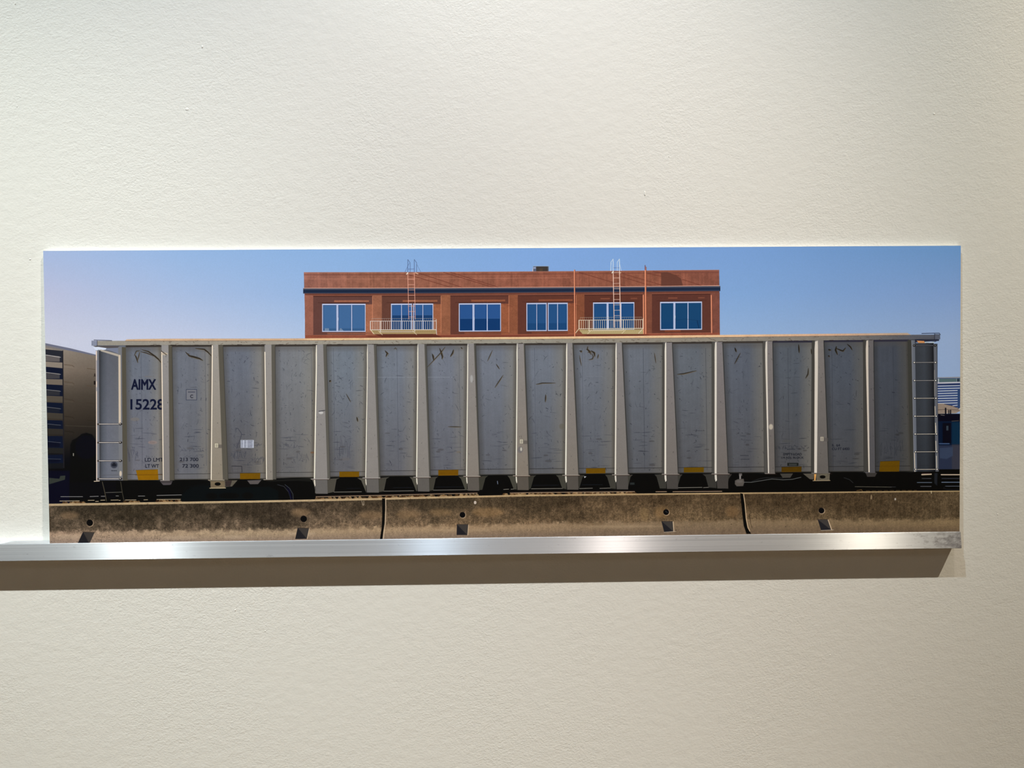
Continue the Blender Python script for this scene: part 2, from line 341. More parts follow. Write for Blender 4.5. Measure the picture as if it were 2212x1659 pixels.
# windows: x0, x1, y0, y1, [mullions (x, width)], glass colour top, bottom, split y
GL = [(695, 788.5, 656, 716.7, [(727.5, 4.5), (758.4, 2.2)], (66, 104, 150), (56, 92, 134), 709),
      (843.5, 934.5, 656, 716.5, [(866, 1.8), (889.7, 6), (912, 1.8)], (52, 92, 145), (28, 60, 104), 681),
      (990, 1080.8, 656, 717, [(1021.3, 4.5), (1051, 2.2)], (44, 84, 140), (20, 56, 104), 689),
      (1136, 1225, 656, 717, [(1158, 1.6), (1180.8, 6), (1203, 1.8)], (38, 80, 128), (30, 70, 116), 700),
      (1280, 1369, 656, 716.5, [(1311, 4.5), (1340, 2.4)], (34, 76, 124), (28, 66, 112), 690),
      (1425, 1515.3, 656, 717, [(1455.5, 4.5), (1485, 2)], (26, 68, 108), (24, 66, 108), 700)]
for i, (x0, x1, y0, y1, mu, gt, gb, sy) in enumerate(GL):
    brect(x0 - .8, y0 - 1.5, x1 + .6, y0, (60, 34, 32), .8); brect(x0 - .4, y0, x1, y1, (186, 196, 224))
    brect(x0 + 1.7, y0 + 3, x1 - 1.8, y1 - 2.2, (14, 40, 80)); brect(x0 + 2.4, y0 + 3.6, x1 - 2.4, y1 - 2.6, gt); brect(x0 + 2.4, sy, x1 - 2.4, y1 - 2.6, gb, .95)
    if i in (1, 2): brect(x0 + 2.4, sy - .6, x1 - 2.4, sy + .4, (70, 110, 160), .6)
    for mx_, mw in mu:
        if mw == 6:
            brect(mx_ - 3, y0, mx_ + 3, y1, (186, 196, 224)); brect(mx_ - 1.1, y0, mx_ + 1.1, y1, (84, 54, 58)); continue
        brect(mx_ - mw / 2 - .5, y0 + 3, mx_ + mw / 2 + .7, y1 - 2.4, (14, 40, 80)); brect(mx_ - mw / 2, y0, mx_ + mw / 2, y1, (184, 194, 224))
        if mw > 4: brect(mx_ + mw / 2 - 1, y0 + 30, mx_ + mw / 2, y0 + 36, (220, 225, 240)); bline([(mx_ - .6, y0 + 4), (mx_ - .6, y1 - 3)], .5, (120, 135, 175), .7)
rect(700, 709, 709.5, 714.5, (120, 140, 165), .9); poly([(733, 709), (736, 709), (741, 714.5), (731, 714.5)], (120, 140, 165), .9)
line([(1458, 692), (1478, 689), (1497, 691), (1512, 693.5)], .5, (16, 44, 76), .8); line([(1505, 693), (1508.5, 709)], 1.2, (14, 34, 60), .8)
# pipes
for x, y0, y1, wd in [(1239.3, 586, 731, 2.0), (1392.7, 581, 724, 2.6), (1388.4, 641, 724, 2.2), (1535.5, 643, 724, 2.0)]:
    bline([(x + 1.2, y0), (x + 1.8, y1)], wd, (110, 55, 42), .7); bline([(x, y0), (x + .8, y1)], wd, (226, 138, 102)); bline([(x - .4, y0), (x + .3, y1)], .7, (240, 176, 140), .8)
bline([(1392.4, 577), (1392.4, 586)], 1.8, (110, 80, 100))
# fire escapes
def escape(x0, x1, yb, col, lx, mir):
    c2 = tuple(int(v * .82) for v in col)
    bline([(x0 + 3, yb - 24), (x1 - 3, yb - 24)], .8, c2, .7); 
    for x in np.arange(x0 + 3, x1 - 2, 4.55): bline([(x, yb - 24), (x, yb - 20)], .6, c2, .6)
    poly([(x0, yb), (x1, yb - .5), (x1 + (0 if mir else 0), yb + 9), (x0 + 8, yb + 9)], (150, 122, 82) if not mir else (176, 158, 112))
    for k in range(5): bline([(x0 + 2 + k, yb + 1.5 + k * 1.8), (x1 - 1, yb + 1.2 + k * 1.8)], .7, (212, 192, 140), .8)
    for x in np.arange(x0 + 6, x1 - 2, 2.0): bline([(x, yb + 1), (x - 1, yb + 8)], .45, (96, 76, 50), .55)
    poly([(x0 + 9, yb + 10), (x1 - 1, yb + 10), (x1 + 14, yb + 17), (x0 + 26, yb + 16)], (92, 48, 38), .85, 1.5)
    bline([(x0, yb + .2), (x1, yb + .2)], 1.3, col); bline([(x0, yb - 18.5), (x1, yb - 18.5)], 1.2, col)
    bline([(x0 + 21, yb + 4.6), (x0 + 94, yb + 4.6)], 1.1, col)
    for k, x in enumerate(np.arange(x0 + 1, x1, 4.55)): bline([(x, yb - 18.5), (x, yb)], .9, col, .95)
    for x in (x0 + 22, x0 + 96): bline([(x, yb - 18), (x, yb + 4)], 1.5, col); bline([(x - 4, yb + 3), (x + 4, yb + 11)] if not mir else [(x + 5, yb + 3), (x - 3, yb + 11)], 1.3, (220, 205, 170), .9)
    bline([(x1, yb), (x1 + (1 if not mir else -10), yb + 11)], 1.3, col); bline([(x0, yb), (x0 + (8 if not mir else -7), yb + 9)], 1.4, (220, 205, 170))
    bline([(x0, yb - 18.5), (x0, yb)], 1.2, col); bline([(x1, yb - 22), (x1, yb)], 1.2, col)
escape(798.5, 941, 712.2, (214, 204, 196), 880, False); escape(1249, 1388, 712.5, (222, 208, 184), 1323, True)
for xa, xb, bot, cl, cu in [(879.6, 893.6, 690, (232, 172, 150), (70, 84, 124)), (1323.3, 1337, 710, (236, 200, 180), (206, 218, 240))]:
    top = 561 if xa < 1000 else 562.5
    for x in (xa, xb): bline([(x, top + 4), (x, 590)], .8 if xa < 1000 else 1.5, cu); bline([(x, 589), (x + 2, bot)], 1.1 if xa < 1000 else 1.6, cl)
    for y in np.arange(592, bot - 2, 11.6): bline([(xa + (y - 590) * .018, y), (xb + (y - 590) * .018, y)], .9, cl, .9)
    bline([(xa, 581.5), (xb, 581.5)], .9, (90, 110, 160))
    s = 1 if xa < 1000 else -1
    for x in (xa, xb):
        bline([(x, 587), (x, top), (x + 5 * s, top + 7), (x + 5 * s, 588)], .8 if xa < 1000 else 1.1, cu)
    bline([(xa - 6, 588), (xa + (3 if s > 0 else -4), top + 8)], .7, cu, .8); bline([(xb + (5 if s > 0 else 0), top + 10), (xb + (14 if s > 0 else 4), 588)], .6 if s > 0 else 1.1, cu, .7)
    bline([(xa - 2.5, 592.5), (xa, 589.5)], 2.2, (236, 226, 206)); bline([(xb + 2.5, 589.5), (xb + 8, 592)] if s > 0 else [(xb, 593), (xb + 3, 592)], 1.4, (236, 200, 170))

# --- right background
rect(2020, 700, 2080, 816, sky); 
for a in [0]:
    poly([(2024, 815.3), (2075, 814), (2075, 817), (2024, 818)], (130, 130, 135)); rect(2024, 817, 2076, 880, (52, 68, 108))
    rect(2025, 818, 2076, 825.5, (78, 98, 100)); rect(2026, 818, 2028.2, 828, (168, 170, 176)); rect(2067, 818, 2072, 825, (40, 52, 66)); rect(2066.2, 818, 2067.2, 825, (140, 150, 155))
    poly([(2024, 826), (2076, 824.6), (2076, 827.6), (2024, 829.4)], (176, 174, 180)); rect(2026, 829, 2073, 832, (36, 46, 78))
    for k, y in enumerate([833.6, 839, 844.4, 849.7, 855, 860.4, 865.7, 871, 876]):
        line([(2026 if k < 8 else 2058, y + .6), (2073 if k < 2 else 2068, y - .6)], 1.7, (186, 190, 208))
    rect(2068.6, 841, 2076, 884, (44, 64, 100))
    poly([(2024, 872), (2038, 872), (2058, 877), (2074, 884.5), (2074, 888), (2064, 893), (2024, 894)], (138, 122, 108), 1, 1, .05)
    line([(2040, 873), (2058, 877.5), (2070, 882)], 1.0, (74, 64, 60)); line([(2024, 886), (2042, 884.5), (2071, 886)], .8, (60, 50, 46))
    line([(2072, 884), (2074, 882)], 2, (190, 190, 195)); line([(2024, 893.5), (2066, 892)], 1.4, (150, 138, 122))
    rect(2024, 894, 2076, 1066, (9, 14, 26)); rect(2041, 881, 2044, 895, (14, 16, 24)); rect(2048.5, 886, 2050.5, 896, (14, 16, 24)); rect(2052, 885.5, 2054.5, 896, (14, 16, 24))
    rect(2026, 910, 2076, 962, (16, 26, 44)); rect(2056, 912, 2076, 960, (18, 42, 62), .9, 4); rect(2036, 914, 2054, 958, (10, 14, 22), .9, 3)
    line([(2032, 896.5), (2040, 897.5)], .8, (150, 140, 125)); line([(2056, 910), (2071, 909)], 1.2, (80, 74, 66)); rect(2044, 920, 2048.5, 930, (50, 60, 68))
    line([(2029, 958.6), (2050, 958.6)], 2.2, (66, 84, 116)); rect(2026, 962, 2076, 1016, (40, 46, 64), 1, 2); rect(2056, 960, 2076, 1016, (58, 56, 62), .7, 6)
    poly([(2030, 968), (2058, 966), (2058, 985), (2044, 992), (2030, 990)], (54, 64, 84), .8, 4)
    poly([(2028, 1014), (2076, 1014), (2076, 1040), (2028, 1040)], (14, 16, 22)); poly([(2059, 1015), (2065, 1014), (2067, 1017), (2072, 1022), (2066, 1021)], (160, 140, 120))
# --- left boxcar
poly([(96, 740.5), (152, 752), (206, 765.5), (212, 768), (212, 1090), (96, 1092)], lambda px, py: tab(py, [741, 800, 850, 900, 940, 975, 1010, 1090], [(142, 132, 120), (118, 106, 94), (78, 70, 61), (58, 51, 44), (42, 38, 34), (26, 25, 26), (11, 13, 19), (8, 10, 17)]) * (1 + .06 * np.clip((150 - px) / 40, -1, 1))[..., None], 1, 1, .03)
poly([(96, 740.5), (152, 752), (206, 765.5), (206, 768), (140, 755), (96, 746)], (104, 108, 130), .9); poly([(96, 744.5), (140, 754), (136, 757), (96, 750)], (122, 118, 118), .8)
bars = [(754, 757.5, 780.5, 783), (791.5, 795, 818, 819), (829.5, 831.5, 854, 855.5), (868, 870, 890, 892.5), (906.5, 907.5, 924.5, 926), (941, 941, 966, 967), (982, 981, 1000, 999)]
for k, (a, a2, b_, b2) in enumerate(bars):
    poly([(97, a), (135, a2), (136.5, b2), (97, b_)], (20, 26, 44) if k else (40, 42, 50)); poly([(97, a + (b_ - a) * .45), (129, a2 + (b2 - a2) * .45), (129, b2 - 2), (97, b_ - 1)], [(104, 98, 96), (72, 70, 72), (50, 50, 54), (32, 35, 44), (24, 28, 40), (14, 20, 34), (14, 20, 34)][k], .9)
    line([(97, a + (b_ - a) * .45), (131, a2 + (b2 - a2) * .55)], 1.0, [(200, 195, 190), (165, 160, 155), (130, 128, 128), (104, 104, 108), (90, 92, 98), (76, 80, 90), (70, 74, 84)][k])
    poly([(97, b_), (136.5, b2), (136.8, b2 + 12), (97, b_ + 11.5)], [(140, 130, 118), (116, 106, 94), (84, 77, 67), (66, 61, 54), (50, 47, 43), (38, 38, 37), (28, 29, 32)][k], .8)
poly([(134.6, 757), (136.6, 757), (139, 1010), (136.5, 1010)], (36, 34, 38))
for k, y in enumerate([787, 824, 861, 898.3, 930]):
    cdk = [(92, 78, 62), (84, 70, 56), (62, 52, 42), (44, 38, 32), (34, 30, 26)][k]; clt = [(176, 158, 134), (150, 132, 110), (112, 98, 80), (78, 68, 56), (56, 50, 44)][k]
    line([(139, y), (156, y + 2), (160, y + 5)], 1.1, cdk); line([(140, y + 5.2), (158, y + 7)], .8, clt, .35)
    if k < 4: line([(188, y + 8.5), (205, y + 10.5)], 1.1, cdk)
text('A', 202.5, 806, 206.5, 813.5, (30, 24, 24), .9, .4); text('1', 202.5, 822.5, 206, 830, (30, 24, 24), .9, .4)
line([(141, 918.5), (206, 921)], .7, (90, 84, 72), .6)
poly([(152, 960), (156, 950), (166, 945), (176, 937), (186, 934), (199, 938), (206, 950), (212, 1090), (150, 1090)], (7, 9, 18), .95, 3)
rect(97, 1016, 150, 1090, (9, 14, 32), .9, 4); rect(157.3, 978, 159.3, 984, (140, 136, 124)); poly([(106, 1031), (128, 1033), (130, 1027), (141, 1026), (140, 1035), (106, 1045)], (58, 62, 54), .9, 1.5)
ell(186, 965, 24, 26, (12, 14, 26), .7, 3)

# --- dark undercarriage space and track
ys = [(96, 1087), (300, 1084), (600, 1079.5), (825, 1075), (900, 1073), (1140, 1068), (1410, 1065.5), (1700, 1063), (1980, 1060.5), (2080, 1060)]
def ybar(x): return float(np.interp(x, [a for a, _ in ys], [b for _, b in ys]))
def ybot(x): return float(np.interp(x, [207, 290, 400, 540, 620, 740, 840, 960, 1080, 1200, 1300, 1400, 1500, 1620, 1730, 1830, 1950, 2030], [1037, 1036.6, 1035.5, 1034, 1031.5, 1029.5, 1028, 1027, 1025.5, 1024, 1023, 1022.6, 1022, 1021.3, 1020, 1019.5, 1019, 1018.5]))
poly([(150, 1036), (640, 1028), (1200, 1018), (2076, 1014), (2076, 1066), (1140, 1072), (600, 1084), (150, 1090)], (4, 7, 11))
poly([(150, 1040), (250, 1040), (250, 1076), (150, 1076)], (6, 9, 20))
# rails
for x0, x1, y0, y1 in [(131, 178, 1071.6, 1071.6), (194, 212, 1071.4, 1070.8), (218, 226, 1070.8, 1070.8), (250, 255.5, 1070.2, 1070.2), (338, 391, 1069.2, 1068), (298, 312, 1070.5, 1070.5)]:
    line([(x0, y0), (x1, y1)], 1.3, (158, 154, 148), .85)
for x0, x1, y0 in [(129, 171, 1081), (190, 203, 1079.8), (206, 212, 1082), (217, 226, 1079.5), (239, 255, 1079.2), (256.5, 259, 1080), (270, 293, 1079), (310, 318, 1078.6), (338, 389, 1077.8)]:
    line([(x0, y0), (x1, y0 - .3)], 1.5, (196, 176, 142), .85)
for x0, x1 in [(131, 185), (268, 300), (333, 392), (682, 830), (830, 1030), (1078, 1370)]:
    for k in range(int((x1 - x0) / 3)):
        x = rng.uniform(x0, x1); yb = ybar(x)
        poly([(x - 4, yb - .3), (x - 1, yb - rng.uniform(2, 6)), (x + 3, yb - rng.uniform(1.5, 4)), (x + 5, yb)], rng.choice([(92, 66, 40), (140, 108, 72), (70, 46, 28), (168, 138, 98)]), .75, 1.2)
for x0, x1, dy_ in [(681, 1029, 5.6), (1100, 1369, 4.2), (1415, 1438, 3.3), (1452, 1558, 3.0)]:
    xs = np.linspace(x0, x1, 8); line([(x, ybar(x) - dy_ - 1.0) for x in xs], 2.0, (40, 28, 24)); line([(x, ybar(x) - dy_) for x in xs], 1.3, (176, 150, 122), .95)
for x0, x1, y in [(720, 779, 1062.3), (828, 892, 1060.4), (934, 1008, 1058.2), (1086, 1097, 1057), (1102, 1112, 1056.5), (1146, 1214, 1055.5), (1250, 1278, 1055), (1294, 1318, 1054.7), (1462, 1515, 1053.5), (1518, 1531, 1053.3)]:
    line([(x0, y), (x1, y - .8)], 1.3, (140, 134, 122), .9)
for x0, x1, y in [(747, 777, 1054.5), (847, 890, 1053), (940, 1000, 1051.5), (1150, 1205, 1048), (1255, 1300, 1047)]: line([(x0, y), (x1, y - .4)], .7, (56, 60, 66), .7)
# bogies
poly([(390, 1081), (392, 1070), (400, 1058), (415, 1050), (440, 1047), (520, 1052), (580, 1050), (600, 1060), (600, 1080)], (15, 21, 22), 1, 3)
for x, y, rx, ry in [(456, 1071, 12, 7), (534, 1070, 12, 7), (494, 1070, 22, 6)]: ell(x, y, rx, ry, (4, 7, 10), .9, 2)
line([(455, 1043), (400, 1051), (392, 1072)], .6, (30, 36, 38), .7)
line([(598, 1046), (612, 1050), (622, 1062), (627, 1078)], 1.1, (76, 76, 80), .8, 1.5); line([(614, 1046), (624, 1054), (631, 1066), (632, 1079)], 1.0, (92, 96, 104), .8, 1.5)
poly([(616, 1048), (626, 1060), (630, 1078), (627, 1078), (622, 1062)], (10, 18, 40), .9)
poly([(1640, 1062), (1660, 1050), (1700, 1046), (1820, 1044), (1845, 1052), (1850, 1061)], (12, 15, 15), .9, 4)
for x, y in [(1713, 1056), (1786, 1056)]: ell(x, y, 13, 5, (4, 6, 8), .9, 3)
line([(1822, 1032), (1834, 1036), (1842, 1043)], 1.2, (64, 62, 60), .8, 1.5)
line([(1846, 1051.3), (1900, 1052), (1925, 1052.4)], 1.0, (124, 116, 98), .8); line([(1850, 1060), (1860, 1058), (1862, 1061)], 1.8, (120, 88, 50), .7)
for x in range(1870, 1990, 13): line([(x, ybar(x) - 1.3), (x + 8, ybar(x) - 1.3)], 1.2, (110, 84, 50), .7)
# --- railcar body
RB = [  # top h0 h1 f s, bottom h0 h1 f s, start y, kind
    (347.7, 349.6, 363.2, 371, 351, 353, 365.3, 376, 760, 's'), (456.8, 459.4, 470.5, 481, 454, 456.2, 480, 492, 746, 't'),
    (570, 571.9, 585, 593.5, 573.5, 575.3, 587.5, 595.5, 760, 's'), (680.8, 683.3, 696.5, 704, 676.5, 679, 705.5, 711.8, 746, 't'),
    (791.3, 793, 805.8, 812, 787.3, 789.2, 816, 820, 745, 't'), (899.8, 902, 915, 920, 897, 899.3, 925, 928.5, 744, 't'),
    (1007.6, 1009.7, 1022, 1026.5, 1005, 1007.2, 1032.5, 1035, 743, 't'), (1114.2, 1116.4, 1129.5, 1132.5, 1112, 1114.4, 1139.5, 1142, 742, 't'),
    (1221.2, 1223.8, 1234.5, 1237.5, 1218.7, 1221.8, 1247, 1249, 742, 't'), (1328, 1330.6, 1341.5, 1343.5, 1326, 1329, 1354.5, 1356.5, 741, 't'),
    (1434.4, 1438, 1450, 1451.5, 1433.5, 1437.4, 1462.5, 1464, 740, 't'), (1542.4, 1546.9, 1559, 1560.5, 1542, 1546.4, 1571, 1572, 739, 't'),
    (1652, 1656.4, 1667.3, 1668.5, 1657.6, 1660, 1672.5, 1673.5, 747, 's'), (1758.9, 1766, 1778, 1779.5, 1757.6, 1763.6, 1788.5, 1789.5, 737, 't'),
    (1869.8, 1875, 1886, 1887, 1875, 1878, 1889.5, 1890.5, 745, 's')]
def yrt(x): return float(np.interp(x, [198, 330, 600, 870, 1140, 1410, 1680, 1960, 2031], [746, 745.2, 744, 743, 741.4, 739.5, 736.2, 733.5, 733.2]))   # underside of top rail
def yrm(x): return float(np.interp(x, [198, 330, 600, 870, 1140, 1410, 1680, 1960, 2031], [736.2, 736, 735.3, 733.8, 732.3, 730, 726.8, 723.6, 723.2]))
def yrf(x): return float(np.interp(x, [198, 330, 600, 870, 1140, 1410, 1680, 1960, 2031], [735, 731.3, 731, 729.2, 727.6, 725, 722, 719.3, 719]))
pan_t = lambda px, py: tab(px, [207, 300, 420, 520, 640, 740, 960, 1180, 1290, 1400, 1500, 1600, 1700, 1820, 1930, 2030], [(100, 104, 113), (107, 113, 124), (108, 112, 121), (104, 109, 120), (122, 124, 127), (113, 121, 131), (114, 119, 130), (110, 116, 126), (108, 113, 122), (102, 107, 115), (97, 102, 109), (88, 93, 103), (82, 87, 94), (76, 81, 90), (66, 70, 78), (60, 63, 70)])
pan_b = lambda px, py: tab(px, [207, 300, 420, 520, 640, 740, 960, 1180, 1290, 1400, 1500, 1600, 1700, 1820, 1930, 2030], [(96, 96, 100), (110, 110, 118), (100, 101, 106), (90, 88, 89), (104, 103, 103), (98, 98, 102), (97, 98, 104), (90, 92, 97), (90, 92, 97), (87, 88, 92), (84, 84, 87), (82, 82, 85), (76, 75, 76), (70, 70, 72), (62, 63, 66), (50, 49, 47)])
def pan(px, py):
    t = np.clip((py - 800) / 210, 0, 1)[..., None]; return pan_t(px, py) * (1 - t) + pan_b(px, py) * t
xs = np.linspace(207.5, 2025, 40)
poly([(x, yrt(x) - 2) for x in xs] + [(x, ybot(x)) for x in xs[::-1]], pan, 1, 1)
m_ = (PX > 208) & (PX < 2025) & (PY > 745) & (PY < 1037)
IMG[m_] *= (1 + .035 * NV[m_] + .035 * NMd[m_] + .02 * NF[m_])[..., None]
# panel extents: from shade edge of one rib to highlight of the next
edges = [((271.6, 275.5), (347.7, 351))] + [((RB[i][3], RB[i][7]), (RB[i + 1][0], RB[i + 1][4])) for i in range(len(RB) - 1)] + [((1887, 1890.5), (1963, 1970))]
def rx(t, b, y): return lerp(t, b, (y - 745) / 285.)
rail_seams = [304, 442, 671, 719, 856, 990, 1153, 1256, 1388, 1523, 1701, 1796, 1929]
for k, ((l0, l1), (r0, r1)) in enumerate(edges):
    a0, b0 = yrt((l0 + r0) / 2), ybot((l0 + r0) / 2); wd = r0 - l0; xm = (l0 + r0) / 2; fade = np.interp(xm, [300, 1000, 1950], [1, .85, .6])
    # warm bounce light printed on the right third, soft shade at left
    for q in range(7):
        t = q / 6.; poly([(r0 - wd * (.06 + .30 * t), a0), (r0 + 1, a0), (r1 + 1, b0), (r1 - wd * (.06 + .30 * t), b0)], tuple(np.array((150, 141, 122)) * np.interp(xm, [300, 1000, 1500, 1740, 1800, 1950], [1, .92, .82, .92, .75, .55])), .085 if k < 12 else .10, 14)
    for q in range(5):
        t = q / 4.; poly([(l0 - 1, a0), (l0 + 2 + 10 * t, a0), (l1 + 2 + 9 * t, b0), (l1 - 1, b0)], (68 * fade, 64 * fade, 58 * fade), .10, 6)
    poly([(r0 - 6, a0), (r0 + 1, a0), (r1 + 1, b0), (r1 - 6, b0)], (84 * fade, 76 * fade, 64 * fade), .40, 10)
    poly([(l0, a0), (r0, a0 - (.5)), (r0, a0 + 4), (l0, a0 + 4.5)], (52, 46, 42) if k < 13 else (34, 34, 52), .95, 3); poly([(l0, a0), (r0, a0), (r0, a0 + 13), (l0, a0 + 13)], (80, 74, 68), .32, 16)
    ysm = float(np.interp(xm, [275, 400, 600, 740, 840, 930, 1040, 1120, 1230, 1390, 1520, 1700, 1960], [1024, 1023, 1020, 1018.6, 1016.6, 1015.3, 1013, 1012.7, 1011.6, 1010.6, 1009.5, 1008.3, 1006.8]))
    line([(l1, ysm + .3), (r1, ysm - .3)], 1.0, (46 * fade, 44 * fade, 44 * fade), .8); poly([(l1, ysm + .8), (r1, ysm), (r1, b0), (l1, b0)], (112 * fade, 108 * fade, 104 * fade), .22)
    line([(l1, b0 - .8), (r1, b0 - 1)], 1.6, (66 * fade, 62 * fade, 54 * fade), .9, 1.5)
for x in rail_seams:
    if 275 < x: line([(x, 752), (x + 3, 1015 if x > 800 else 1005)], .7, (64, 66, 76) if x < 1300 else (44, 46, 54), .62, 1.2)
line([(800 - 28, 814.7), (980, 814.3)], .6, (178, 186, 196), .45); line([(1265, 813), (1300, 812.8)], .5, (150, 158, 168), .35)
# scratches, chips and scrawls
for k, ((l0, l1), (r0, r1)) in enumerate(edges):
    fade = np.interp((l0 + r0) / 2, [300, 1000, 1950], [1, .85, .55]); dk = np.array((46, 49, 60)) * fade
    dens = [70, 80, 95, 110, 105, 75, 60, 55, 60, 60, 60, 60, 60, 62, 45, 34][k]
    for q in range(dens):      # fine specks and short nicks
        y = rng.uniform(756, 1018); x = lerp(rx(l0, l1, y), rx(r0, r1, y), rng.uniform(.05, .97)); L_ = rng.choice([.8, 1, 1.5, 2, 3, 5]); a = rng.gauss(1.1, .7)
        line([(x, y), (x + L_ * math.cos(a), y + L_ * math.sin(a))], rng.uniform(.5, 1.2), tuple(dk), rng.uniform(.25, .8), 1.3)
    for q in range(dens // 5):     # longer scrapes, curved
        y = rng.uniform(760, 945); x = lerp(rx(l0, l1, y), rx(r0, r1, y), rng.uniform(.1, .8)); L_ = rng.uniform(5, 17); a = rng.choice([rng.gauss(1.2, .4), rng.gauss(.1, .2), rng.gauss(2.0, .3)]); cv_ = rng.uniform(-2, 2)
        line([(x, y), (x + L_ * .5 * math.cos(a) + cv_, y + L_ * .5 * math.sin(a)), (x + L_ * math.cos(a), y + L_ * math.sin(a))], rng.uniform(.5, 1.1), tuple(dk), rng.uniform(.25, .65), 1.4, True)
    for q in range(12):     # horizontal rubs low down
        y = rng.uniform(925, 1012); x = lerp(rx(l0, l1, y), rx(r0, r1, y), rng.uniform(.05, .7)); L_ = rng.uniform(8, 26)
        line([(x, y), (x + L_, y + rng.uniform(-1.5, 1.5))], rng.uniform(.6, 1.5), tuple(dk * 1.15), rng.uniform(.25, .6), 1.6, True)
    for q in range(2):
        y = rng.uniform(930, 1005); x = lerp(rx(l0, l1, y), rx(r0, r1, y), rng.uniform(.2, .8)); ell(x, y, rng.uniform(4, 8), rng.uniform(1.2, 2.4), tuple(np.array((74, 70, 70)) * fade), .4, 3)
def scrawl(x0, y0, x1, y1, n, col, al):
    x = x0
    while x < x1:
        p = [(x + rng.uniform(0, 7), rng.uniform(y0, y1)) for _ in range(4)]; line(p, .55, col, al, 1.2); x += (x1 - x0) / n
for x0, y0, x1, y1, n, al in [(274, 964, 298, 998, 7, .6), (386, 966, 436, 975, 11, .5), (396, 981, 440, 988, 8, .4), (497, 972, 525, 992, 9, .6), (538, 985, 566, 1001, 10, .6), (602, 956, 642, 968, 9, .5), (632, 977, 664, 1000, 8, .5),
                              (722, 940, 755, 995, 12, .35), (1672, 962, 1745, 971, 16, .6), (1900, 950, 1950, 985, 9, .45), (500, 955, 516, 968, 4, .5), (548, 957, 568, 967, 4, .5)]:
    f_ = np.interp(x0, [300, 1000, 1950], [1, .85, .45]); scrawl(x0, y0, x1, y1, n, (54 * f_, 57 * f_, 72 * f_), al)
# rust-brown gouges under the top rail
G = (44, 38, 34); Gb = (120, 104, 76)
for p, wd in [([(306, 755), (320, 759), (334, 769), (342, 776), (347, 783)], 2.6), ([(303, 759), (316, 762), (330, 768)], 1.6), ([(291, 766), (294, 772), (297, 783)], 2.2), ([(289, 768), (294, 758), (302, 757)], 1.2), ([(297, 777), (301, 760)], 1.4),
              ([(400, 760), (408, 768), (420, 771), (430, 774), (437, 778)], 3.2), ([(421, 752), (440, 754), (448, 760), (456, 769)], 2.4), ([(400, 760), (404, 764), (408, 764)], 1.3),
              ([(830, 757), (835, 763), (832, 770)], 2.6), ([(831, 758), (838, 764)], 1.2), ([(849, 754), (853, 751), (855, 755)], .9),
              ([(948, 752), (951, 760), (954, 770), (953, 775)], 3.0), ([(932, 764), (934, 770), (935, 778)], 3.0), ([(978, 755), (976, 762), (971, 770)], 2.6), ([(994, 750), (997, 753)], 2.0),
              ([(1265, 754.5), (1270, 756), (1274, 760), (1268, 761)], 2.0), ([(1264, 754), (1276, 760)], 1.2), ([(1268, 748), (1267, 754), (1272, 760), (1275, 766)], 2.2), ([(1275, 757), (1282, 762), (1283, 770)], 3.0), ([(1276, 762), (1280, 770), (1278, 775), (1270, 777)], 1.6), ([(1291, 765), (1289, 774)], 1.6),
              ([(1250, 767), (1252, 780), (1254, 790)], 1.2), ([(1250, 758), (1254, 758), (1253, 761)], 2.4),
              ([(1461, 808.3), (1475, 807), (1503, 800.5)], 2.0), ([(1586, 751), (1589, 760)], 2.6), ([(1598, 762), (1585, 786)], 1.3), ([(1724, 744), (1725, 762)], 2.4), ([(1745, 795), (1744, 808), (1739, 817)], 1.8), ([(1751, 753), (1752, 765)], 1.4),
              ([(1806, 748), (1804, 756), (1808, 766)], 3.0), ([(1805, 752), (1814, 756), (1820, 758), (1826, 751)], 2.4), ([(1829, 743), (1836, 749), (1840, 756)], 2.2), ([(1788, 755), (1794, 756)], 3.0), ([(1788, 768), (1791, 770)], 2.6),
              ([(710, 824), (713, 821)], 3.2), ([(746, 850), (756, 868)], 1.3), ([(1067, 837), (1085, 810)], 1.5), ([(1070, 786), (1077, 797)], 1.6), ([(1051, 780), (1062, 756)], 1.1), ([(1156, 830), (1170, 827), (1198, 827)], 1.6), ([(1177, 852), (1176, 868)], 2.2),
              ([(769, 900), (771, 910)], 2.4), ([(920, 794), (950, 762), (960, 749)], 1.3), ([(966, 921), (995, 921.5)], 1.3), ([(1412, 762), (1415, 784)], 1.2)]:
    k_ = .85 if p[0][0] < 1500 else .6; line([(x + .7, y + .7) for x, y in p], wd * 1.5, tuple(v * k_ for v in Gb), .75, 1.5, True); line(p, wd, tuple(v * k_ for v in G), .85, 1.2, True)
line([(508, 924), (513, 925), (518, 932), (521, 937), (518, 947), (513, 960), (510, 968)], .9, (50, 52, 66), .9); line([(521, 938), (528, 938)], .9, (50, 52, 66), .9)
ell(291, 905, 10, 4, (120, 114, 108), .6, 3); ell(329, 955, 10, 4, (150, 130, 122), .6, 3); ell(320, 813, 9, 1.6, (118, 112, 110), .6, 2); ell(746, 991, 9, 3.2, (104, 100, 100), .6, 3); ell(989, 976, 5, 2.2, (112, 104, 92), .7, 2); ell(1212, 921, 6, 6, (96, 92, 78), .5, 4); ell(1657, 933, 5, 3, (92, 88, 84), .3, 2); ell(1700, 953, 12, 2.5, (76, 76, 74), .6, 3); ell(674, 977, 5, 2.4, (116, 84, 60), .7, 2)
